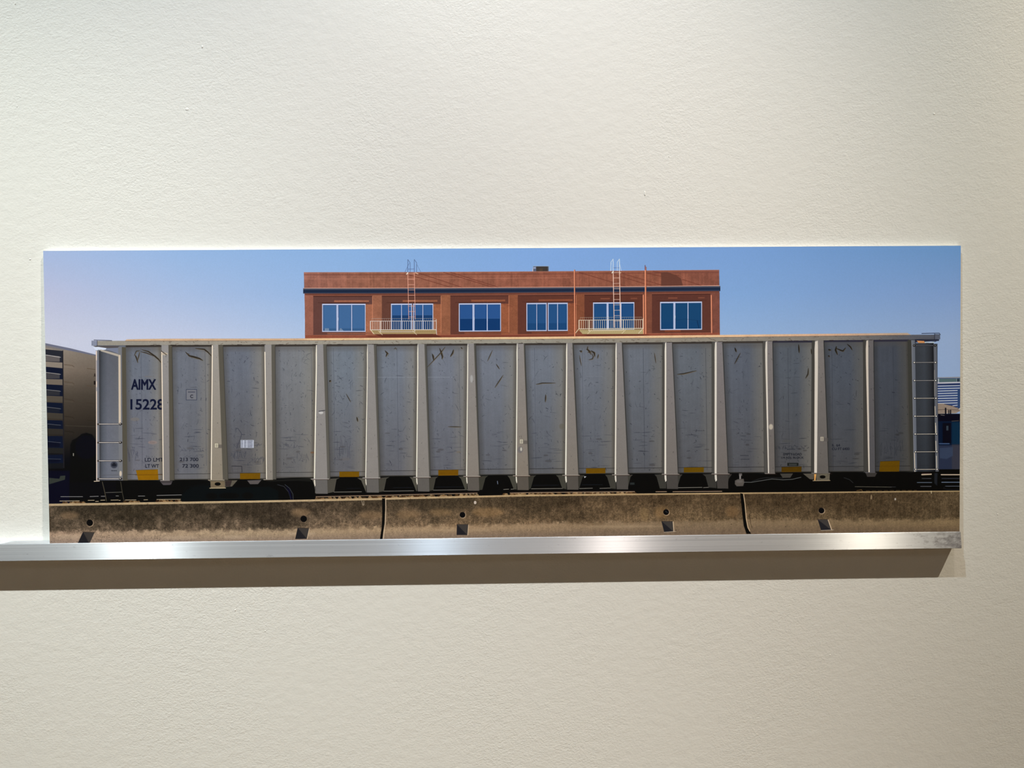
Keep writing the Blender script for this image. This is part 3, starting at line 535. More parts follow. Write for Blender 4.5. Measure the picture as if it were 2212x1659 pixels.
# yellow conspicuity patches
for p, c in [([(293, 1014.8), (340, 1013.2), (341.5, 1035.6), (298, 1036)], (138, 96, 2)), ([(517.3, 1021.6), (561, 1021), (560.5, 1034.2), (517.3, 1034.6)], (112, 80, 2)), ([(731.5, 1018.2), (774.3, 1018), (774, 1029.6), (731.5, 1030)], (112, 80, 14)),
             ([(945, 1015), (988.3, 1014.2), (988, 1026.4), (945, 1027)], (110, 76, 8)), ([(1264, 1011.3), (1306, 1011), (1306, 1022), (1264, 1022.6)], (104, 74, 4)), ([(1475.5, 1009.8), (1518.8, 1009.3), (1518.8, 1019.8), (1475.5, 1020.3)], (98, 72, 4)),
             ([(1687, 1009.3), (1730.3, 1008), (1730, 1019.3), (1687, 1020)], (76, 54, 2)), ([(1900.5, 997), (1942.8, 995.6), (1941.5, 1018.8), (1898.5, 1019)], (92, 66, 4))]:
    poly(p, c, 1, 1, .05); line([p[0], p[1]], .7, tuple(v * .6 for v in c), .7)
line([(292, 1025), (350, 1024.4)], 1.0, (96, 60, 30), .8); line([(1900, 1007.4), (1942, 1006.8)], 1.0, (80, 54, 14), .8)
# lettering
NV_ = (22, 28, 58)
text('AIMX', 283.5, 819.2, 335.8, 840.7, (18, 22, 45), .96, 1.6); text('15228', 281.8, 862, 353.5, 883.8, (18, 22, 45), .96, 1.2, clip=349.5)
K = (28, 30, 42)
text('LD LMT', 312.3, 988.4, 352, 996, K, .95, .35, clip=350.5); text('LT WT', 313.5, 1002, 342.5, 1009.5, K, .95, .35)
text('213 700', 387.5, 988, 427.3, 995.2, K, .95, .35); text('72 300', 393, 1001.8, 428.2, 1009.3, K, .95, .35)
text('EMPTY LOAD', 1691, 978.6, 1730.5, 983.8, (24, 26, 32), .95, .25); text('1/4 ADJ. BLOCK', 1686.5, 986.6, 1734.8, 991.8, (24, 26, 32), .95, .25)
text('IL', 1796.6, 959.2, 1801.5, 964.2, (26, 28, 38), .95, .25); text('64', 1805.5, 959.2, 1813.5, 964.4, (26, 28, 38), .95, .25); text('CU FT 6400', 1796.4, 967, 1834, 972.3, (26, 28, 38), .95, .25)
text('RELEASE ROD', 1008, 1033.3, 1031, 1036, (50, 46, 46), .9, .1)
for p in ([(401.4, 840.8), (424, 840.8), (424, 863.4), (401.4, 863.4), (401.4, 840.8)],): line(p, 1.1, (54, 60, 78), .95)
rect(402, 841.5, 423.4, 862.8, (140, 136, 138), .35); text('C', 410.3, 852.2, 416, 859, (30, 30, 42), .95, .5)
for x in np.arange(405.5, 419, 2.2): rect(x, 845, x + 1.5, 847.8, (60, 62, 76), .85)
rect(518.8, 949.8, 547, 966.8, (192, 196, 208), .95)
for r_ in range(5):
    for x0, x1 in [(520, 523.5), (526.5, 531), (533.5, 544.5)]:
        x = x0
        while x < x1: w2 = rng.uniform(.7, 1.8); rect(x, 951 + r_ * 3.2, min(x + w2, x1), 952.7 + r_ * 3.2, (50, 54, 72), .85, .8); x += w2 + .5
line([(499.5, 1006), (521, 1006.3), (521.5, 1019)], 1.3, (44, 44, 50), .9); line([(499.5, 1006), (501, 1019), (521.5, 1019)], .8, (70, 68, 70), .8); line([(501, 1012.5), (520, 1012)], .6, (80, 78, 80), .7); line([(511, 1012), (511.5, 1018)], .6, (80, 78, 80), .7)
rect(1699.5, 999.8, 1723.6, 1006.6, (28, 30, 28), .95); rect(1703, 1001.5, 1720, 1005.5, (62, 64, 62), .8)
for x0, y in [(1699, 969.5), (1598, 983), (1600, 991)]:
    for q in range(7): rect(x0 + q * 2.6, y, x0 + q * 2.6 + 1.8, y + 1.8, (40, 42, 50), .8, .8)

# ribs
fc_t = lambda x: tab(x, [300, 465, 690, 900, 1120, 1340, 1560, 1775, 1880], [(142, 140, 140), (156, 151, 145), (142, 139, 138), (142, 139, 137), (138, 133, 130), (132, 127, 126), (123, 117, 117), (119, 113, 109), (100, 96, 95)])
fc_b = lambda x: tab(x, [300, 465, 690, 900, 1120, 1340, 1560, 1775, 1880], [(124, 121, 124), (140, 130, 114), (138, 133, 128), (134, 128, 121), (130, 120, 108), (120, 114, 107), (108, 101, 95), (95, 90, 85), (78, 76, 78)])
hc = lambda x: tab(x, [300, 700, 1200, 1560, 1780, 1880], [(244, 226, 202), (246, 232, 212), (234, 226, 208), (216, 208, 194), (206, 196, 182), (200, 188, 172)])
foot = [0, 0, 0, 1066, 1063.5, 1061.3, 1059.7, 1058.4, 1057.6, 1057, 1056.2, 1055.4, 0, 0, 0]
fl = [1036.8, 1036, 1035, 1033.6, 1031.6, 1030, 1028.2, 1027, 1026, 1025, 1024, 1023.4, 1022.6, 1022, 1020.8]
OPEN = [[(720, 1062), (725, 1034.5), (731, 1032), (771, 1032), (779, 1037), (789.5, 1063)], [(827, 1061), (832.6, 1033.5), (838.7, 1030), (883.5, 1030), (888, 1035), (897.9, 1060.5)], [(933.7, 1058.5), (939, 1033), (944, 1029), (989.4, 1029), (994.5, 1034), (1003.6, 1058)],
        [(1039.5, 1057.5), (1046.3, 1032), (1051.7, 1027.3), (1095, 1027.3), (1099.5, 1033), (1108, 1056)], [(1144, 1055.5), (1151, 1030.5), (1156, 1026.3), (1199.7, 1026), (1204.6, 1031), (1213, 1054.5)], [(1249, 1055), (1256, 1031), (1260.7, 1026), (1306, 1025.2), (1310.5, 1031), (1317.7, 1055)],
        [(1354, 1055), (1360, 1030), (1365, 1025.3), (1412.7, 1025), (1417.3, 1030), (1424, 1055)], [(1461, 1054), (1468, 1030), (1472.4, 1024.6), (1517, 1024.4), (1523, 1029), (1529.4, 1053)]]
# gussets between the legs
dkg = lambda x: tab(x, [650, 1000, 1560], [(98, 93, 83), (74, 72, 62), (56, 54, 50)])
for i in range(3, 12):
    b = RB[i]; c = tuple(dkg(b[5])); c2 = tuple(np.array(c) * .8)
    lft = [(668, 1033), (674, 1037), (677, 1046), (680.5, 1064)] if i == 3 else [OPEN[i - 4][3], OPEN[i - 4][4], OPEN[i - 4][5]]
    poly(lft + [(b[5], foot[i] - 1), (b[5], fl[i])], c)
    rgt = [OPEN[i - 3][2], OPEN[i - 3][1], OPEN[i - 3][0]] if i < 11 else [(1579.5, 1024), (1572.5, 1034), (1569.3, 1055)]
    poly([(b[6], fl[i])] + rgt + [(b[6], foot[i] - 1)], c2 if i < 9 else c); 
    line(lft, .8, tuple(np.array(c) * 1.25), .7); line(rgt, .8, tuple(np.array(c) * 1.2), .6)
for i, b in enumerate(RB):
    h0, h1, f0, s0, H0, H1, f1, s1, ys_, kd = b; xt = (h1 + f0) / 2; yt = yrt(xt) - .5; yb = fl[i]
    shade = tab(xt, [300, 700, 1000, 1340, 1560, 1880], [(86, 81, 70), (94, 91, 84), (82, 80, 74), (72, 70, 66), (62, 61, 57), (54, 53, 50)])
    poly([(f0, yt), (s0, yt), (s1, yb), (f1, yb)], tuple(shade), 1, 1.4); line([(s0 - .3, yt + 3), (s1 - .3, yb)], 1.2, tuple(shade * .55), .6, 2.2)
    if i >= 10: wl = [4, 5.5, 5, 5.5, 5.5][i - 10]; wb = [4.5, 5, 8, 6.5, 10][i - 10]; poly([(h0 - wl, yt), (h0 + .5, yt), (H0 + .5, yb), (H0 - wb, yb)], (78, 76, 72) if i < 13 else (64, 62, 58), .95, 1.5); line([(h0 - wl, yt), (H0 - wb, yb)], 1.0, (44, 42, 42), .6, 2)
    ft, fb = fc_t(xt), fc_b(xt); cf = lambda px, py, ft=ft, fb=fb: ft + (fb - ft) * np.clip((py - 745) / 285, 0, 1)[..., None]
    lx0, lx1 = h0 + .8, H0 + .8; yb2 = foot[i] if foot[i] else yb
    poly([(lx0, yt - 1), (f0, yt - 1), (f1, yb), (lx1, yb)], cf, 1, 1, .02)
    if foot[i]:
        poly([(H1 - .8, yb), (f1, yb), (f1 + .8, yb2), (H1 + 1.5, yb2 - .3)], tuple(fb * np.interp(xt, [700, 1560], [.74, .62])), 1, 1, .02)
    if h0 < 1300: line([(f0, yt + 2), (f1, yb)], .8, tuple(fb * 1.12), .5)
    if ys_ > 745 and i < 3: poly([(h0, ys_ - .5), (h0 + 2.2, ys_), (H1, yb), (H0, yb)], tuple(hc(xt)))
    else: poly([(h1 - .3, yt + 1), (h1, yt + 12), (h1, yt + 50), (H1, yb), (H0, yb), (h0, yt + 50), (h0 - .2, yt + 20), (h0 + .9, yt + 3)], tuple(hc(xt)))
    if foot[i]: poly([(H0, yb), (H1, yb), (H1 + .9, yb + 14), (H0 + 2.2, yb + 17), (H0 + .6, yb + 11)], tuple(hc(xt) * .98))
    line([(h0 - .8, yt + 15), (H0 - .8, yb)], .8, (70, 54, 46), .5, 1.5)
    for q in range(9):
        y = rng.uniform(yt, yb); x = lerp(rx(h1, H1, y), rx(f0, f1, y), rng.uniform(.05, 1)); line([(x, y), (x + rng.uniform(-1, 1.5), y + rng.uniform(.5, 3))], rng.uniform(.5, 1.1), tuple(ft * .45), rng.uniform(.3, .8), 1.2)
    w_l, w_r = (5, 5) if kd == 't' else (5, 2)
    if i > 10 and i != 13: w_l = 6
    line([(H0 - w_l, yb + .3), (f1 + w_r - 2, yb + .2)], 1.7, tuple(fb * 1.18)); line([(H0 - w_l + 1, yb + 1.7), (f1 + w_r + 2, yb + 1.6)], .9, (58, 40, 34), .9)
# feet
rb = tuple((150, 144, 136))
poly([(344.5, 1038.5), (372, 1037.5), (369, 1045), (366, 1046.6), (352, 1047), (349, 1044)], (82, 76, 78)); poly([(344.5, 1038.5), (372, 1037.5), (370.5, 1042), (347.5, 1042)], (60, 56, 56), .8, 2)
poly([(450, 1037.5), (512, 1036.5), (500, 1050), (485, 1051), (484, 1053.5), (454, 1053.8), (453, 1040)], (92, 86, 74)); poly([(454, 1038.5), (484, 1038.5), (484.5, 1052), (454, 1052.5)], (118, 104, 82), 1, 1, .08); ell(469, 1044.6, 6.5, 3.8, (18, 14, 12)); line([(452, 1053.6), (486, 1053.2)], 1.6, (196, 176, 140))
poly([(532.5, 1037), (563.5, 1036), (556, 1045), (539, 1045.2)], (90, 84, 82)); poly([(485, 1038), (500, 1037), (496, 1050), (486, 1050)], (52, 44, 44), .9, 1.5)
poly([(565, 1036), (668, 1032), (672, 1040), (640, 1038), (580, 1040)], (44, 42, 36), .6, 3)
poly([(1683.5, 1023), (1712, 1022.6), (1706, 1032), (1689.5, 1032.3)], (66, 63, 57)); poly([(1733, 1023), (1758, 1023), (1756, 1036), (1748, 1035)], (84, 78, 68))
poly([(1762, 1023.5), (1791.5, 1023), (1791, 1037.5), (1762, 1038)], (95, 88, 74), 1, 1, .1); ell(1776, 1030.3, 6.3, 3.4, (10, 10, 12)); poly([(1757.5, 1024), (1762.3, 1024), (1760.5, 1038), (1757.5, 1038)], (206, 150, 84)); line([(1755, 1038.5), (1792, 1038)], 1.3, (170, 150, 118))
poly([(1869, 1021.8), (1894, 1021.4), (1889.5, 1030), (1872.5, 1030.2)], (58, 54, 51))
# air tank and pipe
rect(1594.8, 1022.5, 1601.5, 1028, (96, 90, 86)); rect(1595.5, 1026, 1599.3, 1040, (126, 120, 116)); poly([(1586, 1038), (1592, 1035), (1605, 1034), (1606.5, 1042), (1604, 1050), (1590, 1050.5), (1586, 1046)], (86, 80, 74), 1, 3); ell(1596, 1040, 7, 3, (104, 98, 94), .6, 4)
line([(1606, 1041.5), (1622, 1041.8), (1642, 1038.5), (1666, 1034.6), (1690, 1036.5), (1710, 1035.5), (1729, 1031)], 1.3, (104, 104, 100), .9); line([(1622, 1040.5), (1640, 1034), (1652, 1032), (1690, 1032.5)], .8, (70, 70, 70), .8)
poly([(1259.7, 1028.5), (1265, 1029), (1261, 1032.5)], (190, 190, 190)); line([(1072.7, 1039), (1073.3, 1045)], 1.2, (140, 150, 170)); rect(1359, 1042, 1369, 1047, (52, 56, 54), .8, 2)
# clips
for x, y, c in [(463, 957, (206, 196, 172)), (1121, 948.8, (194, 186, 166)), (1771, 943.6, (172, 162, 146))]:
    rect(x + 6, y + 2.5, x + 17, y + 10, (86, 80, 76), .6, 2); rect(x - .5, y - .5, x + 8, y + 9.5, tuple(v * .5 for v in c)); rect(x, y, x + 7.2, y + 9, c); rect(x + 1.6, y + 1.5, x + 6, y + 8, tuple(v * .82 for v in c))
ell(1122, 971, 6, 7, (104, 100, 104), .6, 4); ell(1124, 970, 2, 4, (210, 206, 190), .8, 3); ell(1664, 922, 4.5, 6, (196, 184, 164), .8, 5); ell(692, 891, 5, 3, (206, 204, 200), .8, 4); line([(688, 888), (700, 886)], 2, (60, 60, 66), .8); ell(1017, 818, 3, 8, (176, 176, 174), .7, 5); ell(355, 764, 7, 3, (196, 180, 156), .8, 3); line([(348, 758), (359, 766)], 2, (70, 60, 56), .8)

# top rail
xs = np.linspace(209.5, 2020, 40)
poly([(x, yrm(x) - .3) for x in xs] + [(x, yrt(x)) for x in xs[::-1]], lambda px, py: tab(px, [209, 600, 1100, 1500, 1800, 1960, 2030], [(150, 145, 134), (158, 151, 138), (150, 145, 132), (138, 131, 119), (126, 119, 109), (88, 88, 93), (78, 80, 88)]), 1, 1, .05)
xs = np.linspace(270, 1960, 40)
poly([(270, 736), (273, yrf(275))] + [(x, yrf(x)) for x in xs[1:]] + [(1968, 723.5)] + [(x, yrm(x)) for x in xs[::-1]], lambda px, py: tab(px, [270, 640, 700, 1300, 1560, 1800, 1965], [(206, 172, 138), (206, 170, 136), (236, 198, 150), (232, 194, 150), (224, 184, 144), (206, 166, 136), (178, 154, 130)]), 1, 1, .06)
line([(x, yrm(x) + .2) for x in xs], .7, (104, 72, 52), .75)
for k in range(120):
    x = rng.uniform(300, 1940); y = lerp(yrm(x), yrt(x), rng.uniform(0, 1)); line([(x, y), (x + rng.uniform(1, 7), y + rng.uniform(-2, 3))], rng.uniform(.4, .9), (66, 48, 38), .7, 1.1)
for k in range(60): x = rng.uniform(300, 1940); line([(x, yrt(x) + .3), (x + rng.uniform(2, 10), yrt(x) + .2)], rng.uniform(.8, 1.6), (44, 36, 34), .8)
poly([(198, 735.5), (209.5, 735.8), (209.5, 746.8), (198.5, 746)], (134, 140, 158)); line([(209.8, 735), (209.8, 747)], .9, (50, 50, 62)); line([(203, 734.2), (241, 735.2)], 1.6, (92, 94, 112)); line([(198.3, 736), (198.3, 746)], .8, (80, 84, 100))
poly([(201, 747), (258, 747), (255, 750), (232, 752), (208, 750)], (84, 78, 78)); 
poly([(2019, 721.5), (2030.5, 722), (2031, 732.5), (2019, 733)], (84, 88, 100)); line([(2018.7, 720), (2018.7, 733.5)], 1.0, (24, 26, 40)); line([(1991, 720.5), (2018, 719.8), (2029, 719.8), (2031, 723)], 1.4, (40, 44, 62))
rect(1978, 735, 2028, 742.5, sky); poly([(1976, 733), (2029, 733), (2028, 736.5), (2010, 737.5), (1976, 740)], (40, 42, 56)); poly([(1980, 735.8), (1996, 736.5), (1998, 741), (1984, 741.3)], (196, 134, 84)); line([(2000, 741), (2022, 737.5)], 1.2, (50, 52, 66)); rect(1998, 738.5, 2018, 740.5, (205, 212, 226), .8, 1.5)

# left ladder end
poly([(207, 752), (256, 750), (256, 1036), (207, 1036)], lambda px, py: tab(px, [207, 214, 222, 232, 256], [(54, 56, 60), (58, 60, 65), (86, 90, 98), (101, 104, 114), (104, 106, 112)]) * np.interp(py, [750, 900, 1036], [.9, 1., 1.06])[..., None], 1, 1, .03)
poly([(200, 750), (212, 748.8), (234, 752.3), (229, 755), (208, 757)], (214, 222, 238)); poly([(229, 752), (256, 751), (256, 764), (240, 758), (228, 755.5)], (120, 126, 144))
poly([(214.5, 754.5), (222, 755.5), (258, 765.5), (256, 770), (218, 758.5)], (178, 168, 154)); 
poly([(206.8, 757.5), (213.8, 754.8), (215, 1037), (207.4, 1037)], (116, 118, 124)); poly([(207, 758), (209.2, 757), (209.6, 1037), (207.6, 1037)], (236, 214, 196)); line([(214.4, 758), (215.6, 1036)], 1.2, (50, 46, 46), .8, 2)
for y0 in (778, 836): rect(207.2, y0, 213.5, y0 + (45 if y0 < 800 else 8), (116, 120, 134), .5, 6)
poly([(255, 749), (263, 749), (265, 1037), (256.5, 1037)], (118, 119, 122)); poly([(255.5, 766), (260, 766.5), (260.8, 914), (256, 914)], (206, 189, 168)); poly([(263, 749), (271.6, 750), (275, 1037), (265, 1037)], (84, 80, 69)); line([(263.3, 750), (265, 1036)], 1.0, (84, 76, 66), .8, 1.6)
ell(260, 1022, 2.6, 6, (226, 206, 180), .8, 3)
for k, y in enumerate([915.3, 955, 994.4, 1033]):
    line([(211, y), (262, y)], 3.0, (36, 32, 34)); line([(213, y), (258, y)], 1.5, (206, 198, 190)); ell(259.5, y, 3, 2.8, (44, 40, 40)); ell(259, y - .6, 1.6, 1.4, (170, 164, 156)); ell(211.5, y + .6, 1.8, 1.8, (60, 54, 50))
line([(203, 1038.7), (214, 1038)], 1.8, (206, 188, 164)); line([(216, 1025.5), (256, 1025)], .8, (80, 78, 80), .7)
poly([(248, 1003.8), (246, 1003.8)], (0, 0, 0), 0)
for (ex, ey, c) in [(246, 1003.3, (30, 32, 40)), (1991.5, 984.6, (18, 20, 22))]:
    ell(ex, ey, 7.8, 7.6, (76, 78, 90) if ex < 300 else (46, 48, 48)); ell(ex, ey, 6.4, 6.2, (58, 60, 70) if ex < 300 else (34, 36, 36)); ell(ex, ey + .3, 5, 2.4, c); ell(ex, ey - 2.2, 2.4, 2.4, c)
    for q in range(6): rect(ex - 6 + q * 2.1, ey + 11.5, ex - 4.6 + q * 2.1, ey + 13.3, c, .85, .8)
# steps
line([(220.5, 1040), (226, 1063), (229.5, 1081)], 1.7, (74, 68, 54)); line([(260, 1040), (264, 1066), (267.5, 1081)], 1.7, (62, 58, 48)); line([(228, 1063), (262, 1062)], 1.3, (92, 90, 82))
# right ladder end
poly([(1976, 741), (2016.5, 741), (2020.5, 1019), (1980, 1019)], lambda px, py: tab(px - (py - 741) * .0144, [1976, 1996, 2008, 2016], [(54, 57, 62), (60, 64, 70), (48, 50, 54), (28, 29, 33)]) * np.interp(py, [741, 900, 1019], [1, .95, .8])[..., None], 1, 1, .03)
poly([(1960, 735), (1968.5, 735), (1973.8, 1018), (1966, 1018)], (58, 57, 52)); poly([(1968.3, 735), (1976, 735), (1980, 1019), (1973.5, 1019)], (98, 102, 110)); poly([(1968.3, 735), (1971, 735), (1975.6, 1019), (1973.5, 1019)], (112, 114, 120), .8)
poly([(2016.5, 742), (2021, 743), (2023.5, 748), (2027.5, 1019), (2020.5, 1019)], (92, 94, 100)); line([(2023.5, 750), (2027.3, 1018)], .9, (44, 46, 54), .8)
line([(1974.6, 978), (1975.8, 1019)], 1.6, (206, 190, 164))
for p in ([(2019.3, 878), (2019.8, 898)], [(2020.2, 914), (2020.8, 937)], [(2021, 953), (2021.8, 976)], [(2022.3, 985), (2022.8, 1013)], [(2020.8, 920), (2021.5, 937)], [(2018.5, 800), (2018.8, 855)]):
    line(p, 1.5 if p[0][0] > 2019 else 2.4, (210, 196, 172) if p[0][0] > 2019 else (124, 120, 116), .9)
for k, y in enumerate([746.4, 783, 822, 860.4, 899.2, 937.8, 976, 1014]):
    o_ = k * .45; cb = (92, 92, 98) if k == 0 else (150, 146, 142) if k < 3 else (190, 180, 164)
    line([(1974 + o_, y + .4), (2019.5 + o_ * 1.2, y)], 2.6, (30, 30, 34)); line([(1975 + o_, y + .2), (2019 + o_ * 1.2, y - .1)], 1.2, cb)
    for x in (1974.3 + o_, 2019.8 + o_ * 1.2): ell(x, y + .2, 2.8, 2.6, (22, 22, 24)); ell(x, y, 1.8 if k else .8, 1.6 if k else .7, (232, 224, 208))
poly([(1980, 1019), (2027, 1019), (2027, 1060), (1980, 1060)], (8, 9, 11)); line([(1985, 1006.2), (2018, 1005.8)], .7, (40, 42, 42), .8)
line([(1991, 1025.5), (2011, 1024.6)], 3, (176, 158, 132)); rect(1991, 1022, 2010, 1023.6, (60, 40, 40), .8)
for x0, x1, y, wd, c in [(1991, 2011, 1034, 1, (92, 92, 96)), (1981, 2012, 1042.5, 2, (84, 92, 102)), (1988, 2011, 1051, 1.2, (112, 112, 116)), (2033, 2074, 1025.7, 2.6, (188, 166, 142)), (2034, 2074, 1034, 1, (78, 80, 88)), (2034, 2074, 1042, 1.8, (110, 122, 140)), (2042, 2074, 1050.6, 1.1, (110, 116, 126)), (1921, 1934, 1052, .8, (70, 70, 72))]: line([(x0, y), (x1, y)], wd, c, .9)
poly([(2018, 1022), (2025, 1022), (2024, 1050), (2018, 1044)], (34, 36, 40), .9); line([(2074, 1058), (2045, 1058), (2038, 1055), (2040, 1051)], .8, (50, 48, 52), .8)

# --- concrete barriers
xs = np.linspace(96, 2080, 50)
def kink(px): return np.interp(px, [96, 500, 830, 1200, 1560, 1900, 2080], [1147, 1144.5, 1137.5, 1130, 1124, 1122.5, 1122.5])
YB = [ybar(x) for x in xs]
def conc(px, py):
    top = np.interp(px, xs, YB); k = kink(px)
    t = (py - top) / (k - top)
    warm = tab(px, [96, 600, 1000, 1500, 2080], [(132, 112, 92), (126, 107, 87), (128, 104, 78), (110, 90, 66), (98, 82, 60)])
    dirt = tab(px, [96, 300, 600, 1000, 1400, 2080], [(62, 54, 43), (58, 50, 39), (60, 51, 41), (70, 59, 45), (68, 54, 39), (70, 57, 41)])
    low = tab(px, [96, 500, 1000, 1500, 2080], [(172, 146, 122), (168, 146, 118), (158, 132, 102), (126, 106, 82), (120, 100, 72)])
    lg = tab(px, [96, 2080], [(150, 130, 114), (98, 80, 60)])
    x0, y0 = int(0), 0
    n = _cn + .0
    f = np.clip(1.02 - .62 * t + .75 * n[0] + .45 * n[1], 0, 1)[..., None]
    up = warm * (1 - f) + dirt * f
    lo = low + (lg - low) * np.clip((py - k - 8) / 16, 0, 1)[..., None]
    e = np.clip((t - 1) * 8 + .5 + 1.2 * n[1], 0, 1)[..., None]
    return up * (1 - e) + lo * e
m0 = int(cv([(1100, 1055)])[0, 1]) - 30
_sl = (slice(m0, CH), slice(0, CW)); _cn = np.stack([NLg[_sl], NMd[_sl]])
cc = conc(PX[_sl], PY[_sl]) / 255.
NC = vnoise(CH - m0, CW, 9, 9, 3, .7); NW = vnoise(CH - m0, CW, 8, 60, 3, .6)
lowm = (PY[_sl] > kink(PX[_sl])); amp = np.where(lowm, .35, 1.)
cc *= (1 + (.24 * NC + .16 * NW + .26 * NF[_sl]) * amp)[..., None]
cr = np.clip((np.abs(NMd[_sl] + .3 * NC) < .022) * 1.0, 0, 1) * np.clip(.5 - PX[_sl] / 1600, 0, .35); cc *= (1 - cr)[..., None]
top = np.interp(PX[_sl], xs, YB); mk = np.clip((PY[_sl] - top) * 2 + .5, 0, 1)[..., None]
IMG[_sl] = IMG[_sl] * (1 - mk) + cc * mk
poly([(x, ybar(x)) for x in xs] + [(x, ybar(x) + float(np.interp(x, [96, 800, 2080], [5, 4.2, 2.8]))) for x in xs[::-1]], lambda px, py: tab(px, [96, 600, 1100, 1600, 2080], [(196, 170, 132), (202, 176, 136), (190, 160, 118), (172, 144, 104), (150, 126, 88)]), .85, 1.6, .10)
line([(x, ybar(x) + 1) for x in xs], .7, (216, 192, 150), .5)
for k in range(160):
    x = rng.uniform(100, 2070); y = rng.uniform(ybar(x) + 5, float(kink(x)) + 20); ell(x, y, rng.uniform(.4, 1.3), rng.uniform(.3, .9), (34, 26, 22), rng.uniform(.4, .9), 1, 7)
for x, a in [(1101, 14), (1165, 24), (1352, 22), (885, 20), (920, 22), (1880, 30), (2022, 24), (250, 14), (318, 12), (700, 14)]: line([(x, ybar(x) + 4), (x + 3, ybar(x) + a)], 2.6, (58, 46, 34), .45, 5)
for x, y, rx_, ry_, c in [(648, 1106, 20, 9, (158, 126, 90)), (1428, 1106, 16, 13, (150, 116, 76)), (150, 1112, 20, 8, (156, 126, 94)), (1052, 1106, 34, 10, (154, 120, 80)), (800, 1112, 26, 9, (146, 116, 84)), (1580, 1105, 14, 12, (132, 100, 66)), (344, 1128, 4, 14, (150, 128, 104)), (880, 1110, 26, 9, (150, 120, 86)), (950, 1106, 24, 8, (146, 116, 80)), (1390, 1110, 10, 14, (126, 102, 68))]: ell(x, y, rx_, ry_, c, .45, 16)
for x, y, rx_, ry_ in [(505, 1159, 24, 4), (150, 1158, 30, 5), (385, 1160, 40, 4), (650, 1152, 30, 3), (1000, 1145, 60, 3), (1350, 1137, 80, 2.5)]: ell(x, y, rx_, ry_, (188, 166, 140) if x < 700 else (170, 146, 116), .4, 9)
poly([(823.6, ybar(824) + 1), (830, ybar(830) + 1), (829.5, 1100), (828.5, 1130), (826, 1148), (824, 1164), (819, 1164), (822.6, 1140), (824, 1110)], (14, 14, 16)); line([(831.5, ybar(831) + 1), (831.8, 1100), (830.5, 1130), (828, 1148), (826.5, 1162)], 1.7, (206, 182, 152), .95)
poly([(1597.5, 1065), (1603.5, 1067), (1607, 1090), (1609.5, 1120), (1613, 1140), (1621, 1153), (1611, 1153), (1605, 1135), (1602, 1110)], (12, 11, 12)); line([(1605, 1068), (1608, 1090), (1610.5, 1120), (1614, 1138), (1618, 1147)], 1.8, (196, 168, 132), .95); line([(1617, 1110), (1620, 1130), (1623, 1140)], .9, (40, 30, 24), .8)
for x, y, r_ in [(193.5, 1128, 7.1), (654.5, 1120, 7.0), (997.2, 1111.6, 6.2), (1437.2, 1106, 6.3), (1773.3, 1103, 6.2)]:
    ell(x + .8, y + .8, r_ + .8, r_ + .8, (176, 150, 120), .8 if x > 900 or x < 300 else .2, 1.2); ell(x, y, r_, r_, (7, 8, 18), 1, 1.2)
line([(1436, 1104), (1440, 1107)], 1.2, (60, 66, 70), .9); line([(1437, 1098), (1437, 1101)], 1, (40, 30, 24))
for p, lit in [([(179, 1147.5), (204, 1148.5), (192.5, 1173), (167, 1173)], 0), ([(641.5, 1139), (666, 1140), (661, 1162.8), (636, 1163.4)], 1), ([(985, 1132), (1009.5, 1132), (1007.5, 1155), (984.5, 1155)], 1), ([(1427, 1125.5), (1451.5, 1126), (1453, 1148), (1433, 1149.5)], 2), ([(1765, 1122), (1787, 1122), (1794.5, 1145), (1772.5, 1146)], 2)]:
    poly(p, (36, 35, 38)); q = [p[0], p[1], ((p[1][0] + p[2][0]) / 2, (p[1][1] + p[2][1]) / 2), ((p[0][0] * 2 + p[3][0]) / 3, (p[0][1] * 2 + p[3][1]) / 3)]
    poly([p[0], p[1], p[2]], (74, 68, 62), .7, 2); line([p[0], p[1]], 1.0, (60, 46, 36), .7)
    if lit: line([(p[1][0] + .8, p[1][1] + 1), (p[2][0] + 1, p[2][1])], 1.4 + .6 * (lit - 1), (206, 180, 148), .85)
    if lit == 2: line([(p[3][0], p[3][1]), (p[2][0] + 5, p[2][1] - .5)], 1.6, (176, 160, 140), .7)
ell(1024.5, 1085, 2.8, 3.6, (206, 190, 176), .9); ell(1933.2, 1078.5, 1.9, 2.6, (176, 166, 152), .9); line([(779.5, 1081), (782.5, 1090.5)], .7, (214, 196, 170), .9); line([(784, 1081.5), (784.5, 1090.5), (781.5, 1090)], .7, (214, 196, 170), .9)
ell(1881, 1074, 2.6, 5, (132, 112, 84), .9); line([(1879, 1069), (1878, 1079)], 1.5, (40, 30, 22), .8); line([(1885, 1072), (1885.5, 1079)], 2, (44, 34, 26), .8); line([(2011, 1061), (2011.5, 1066)], 1.2, (220, 200, 160), .9)
IMG[:] *= (1 + .012 * NF)[..., None]
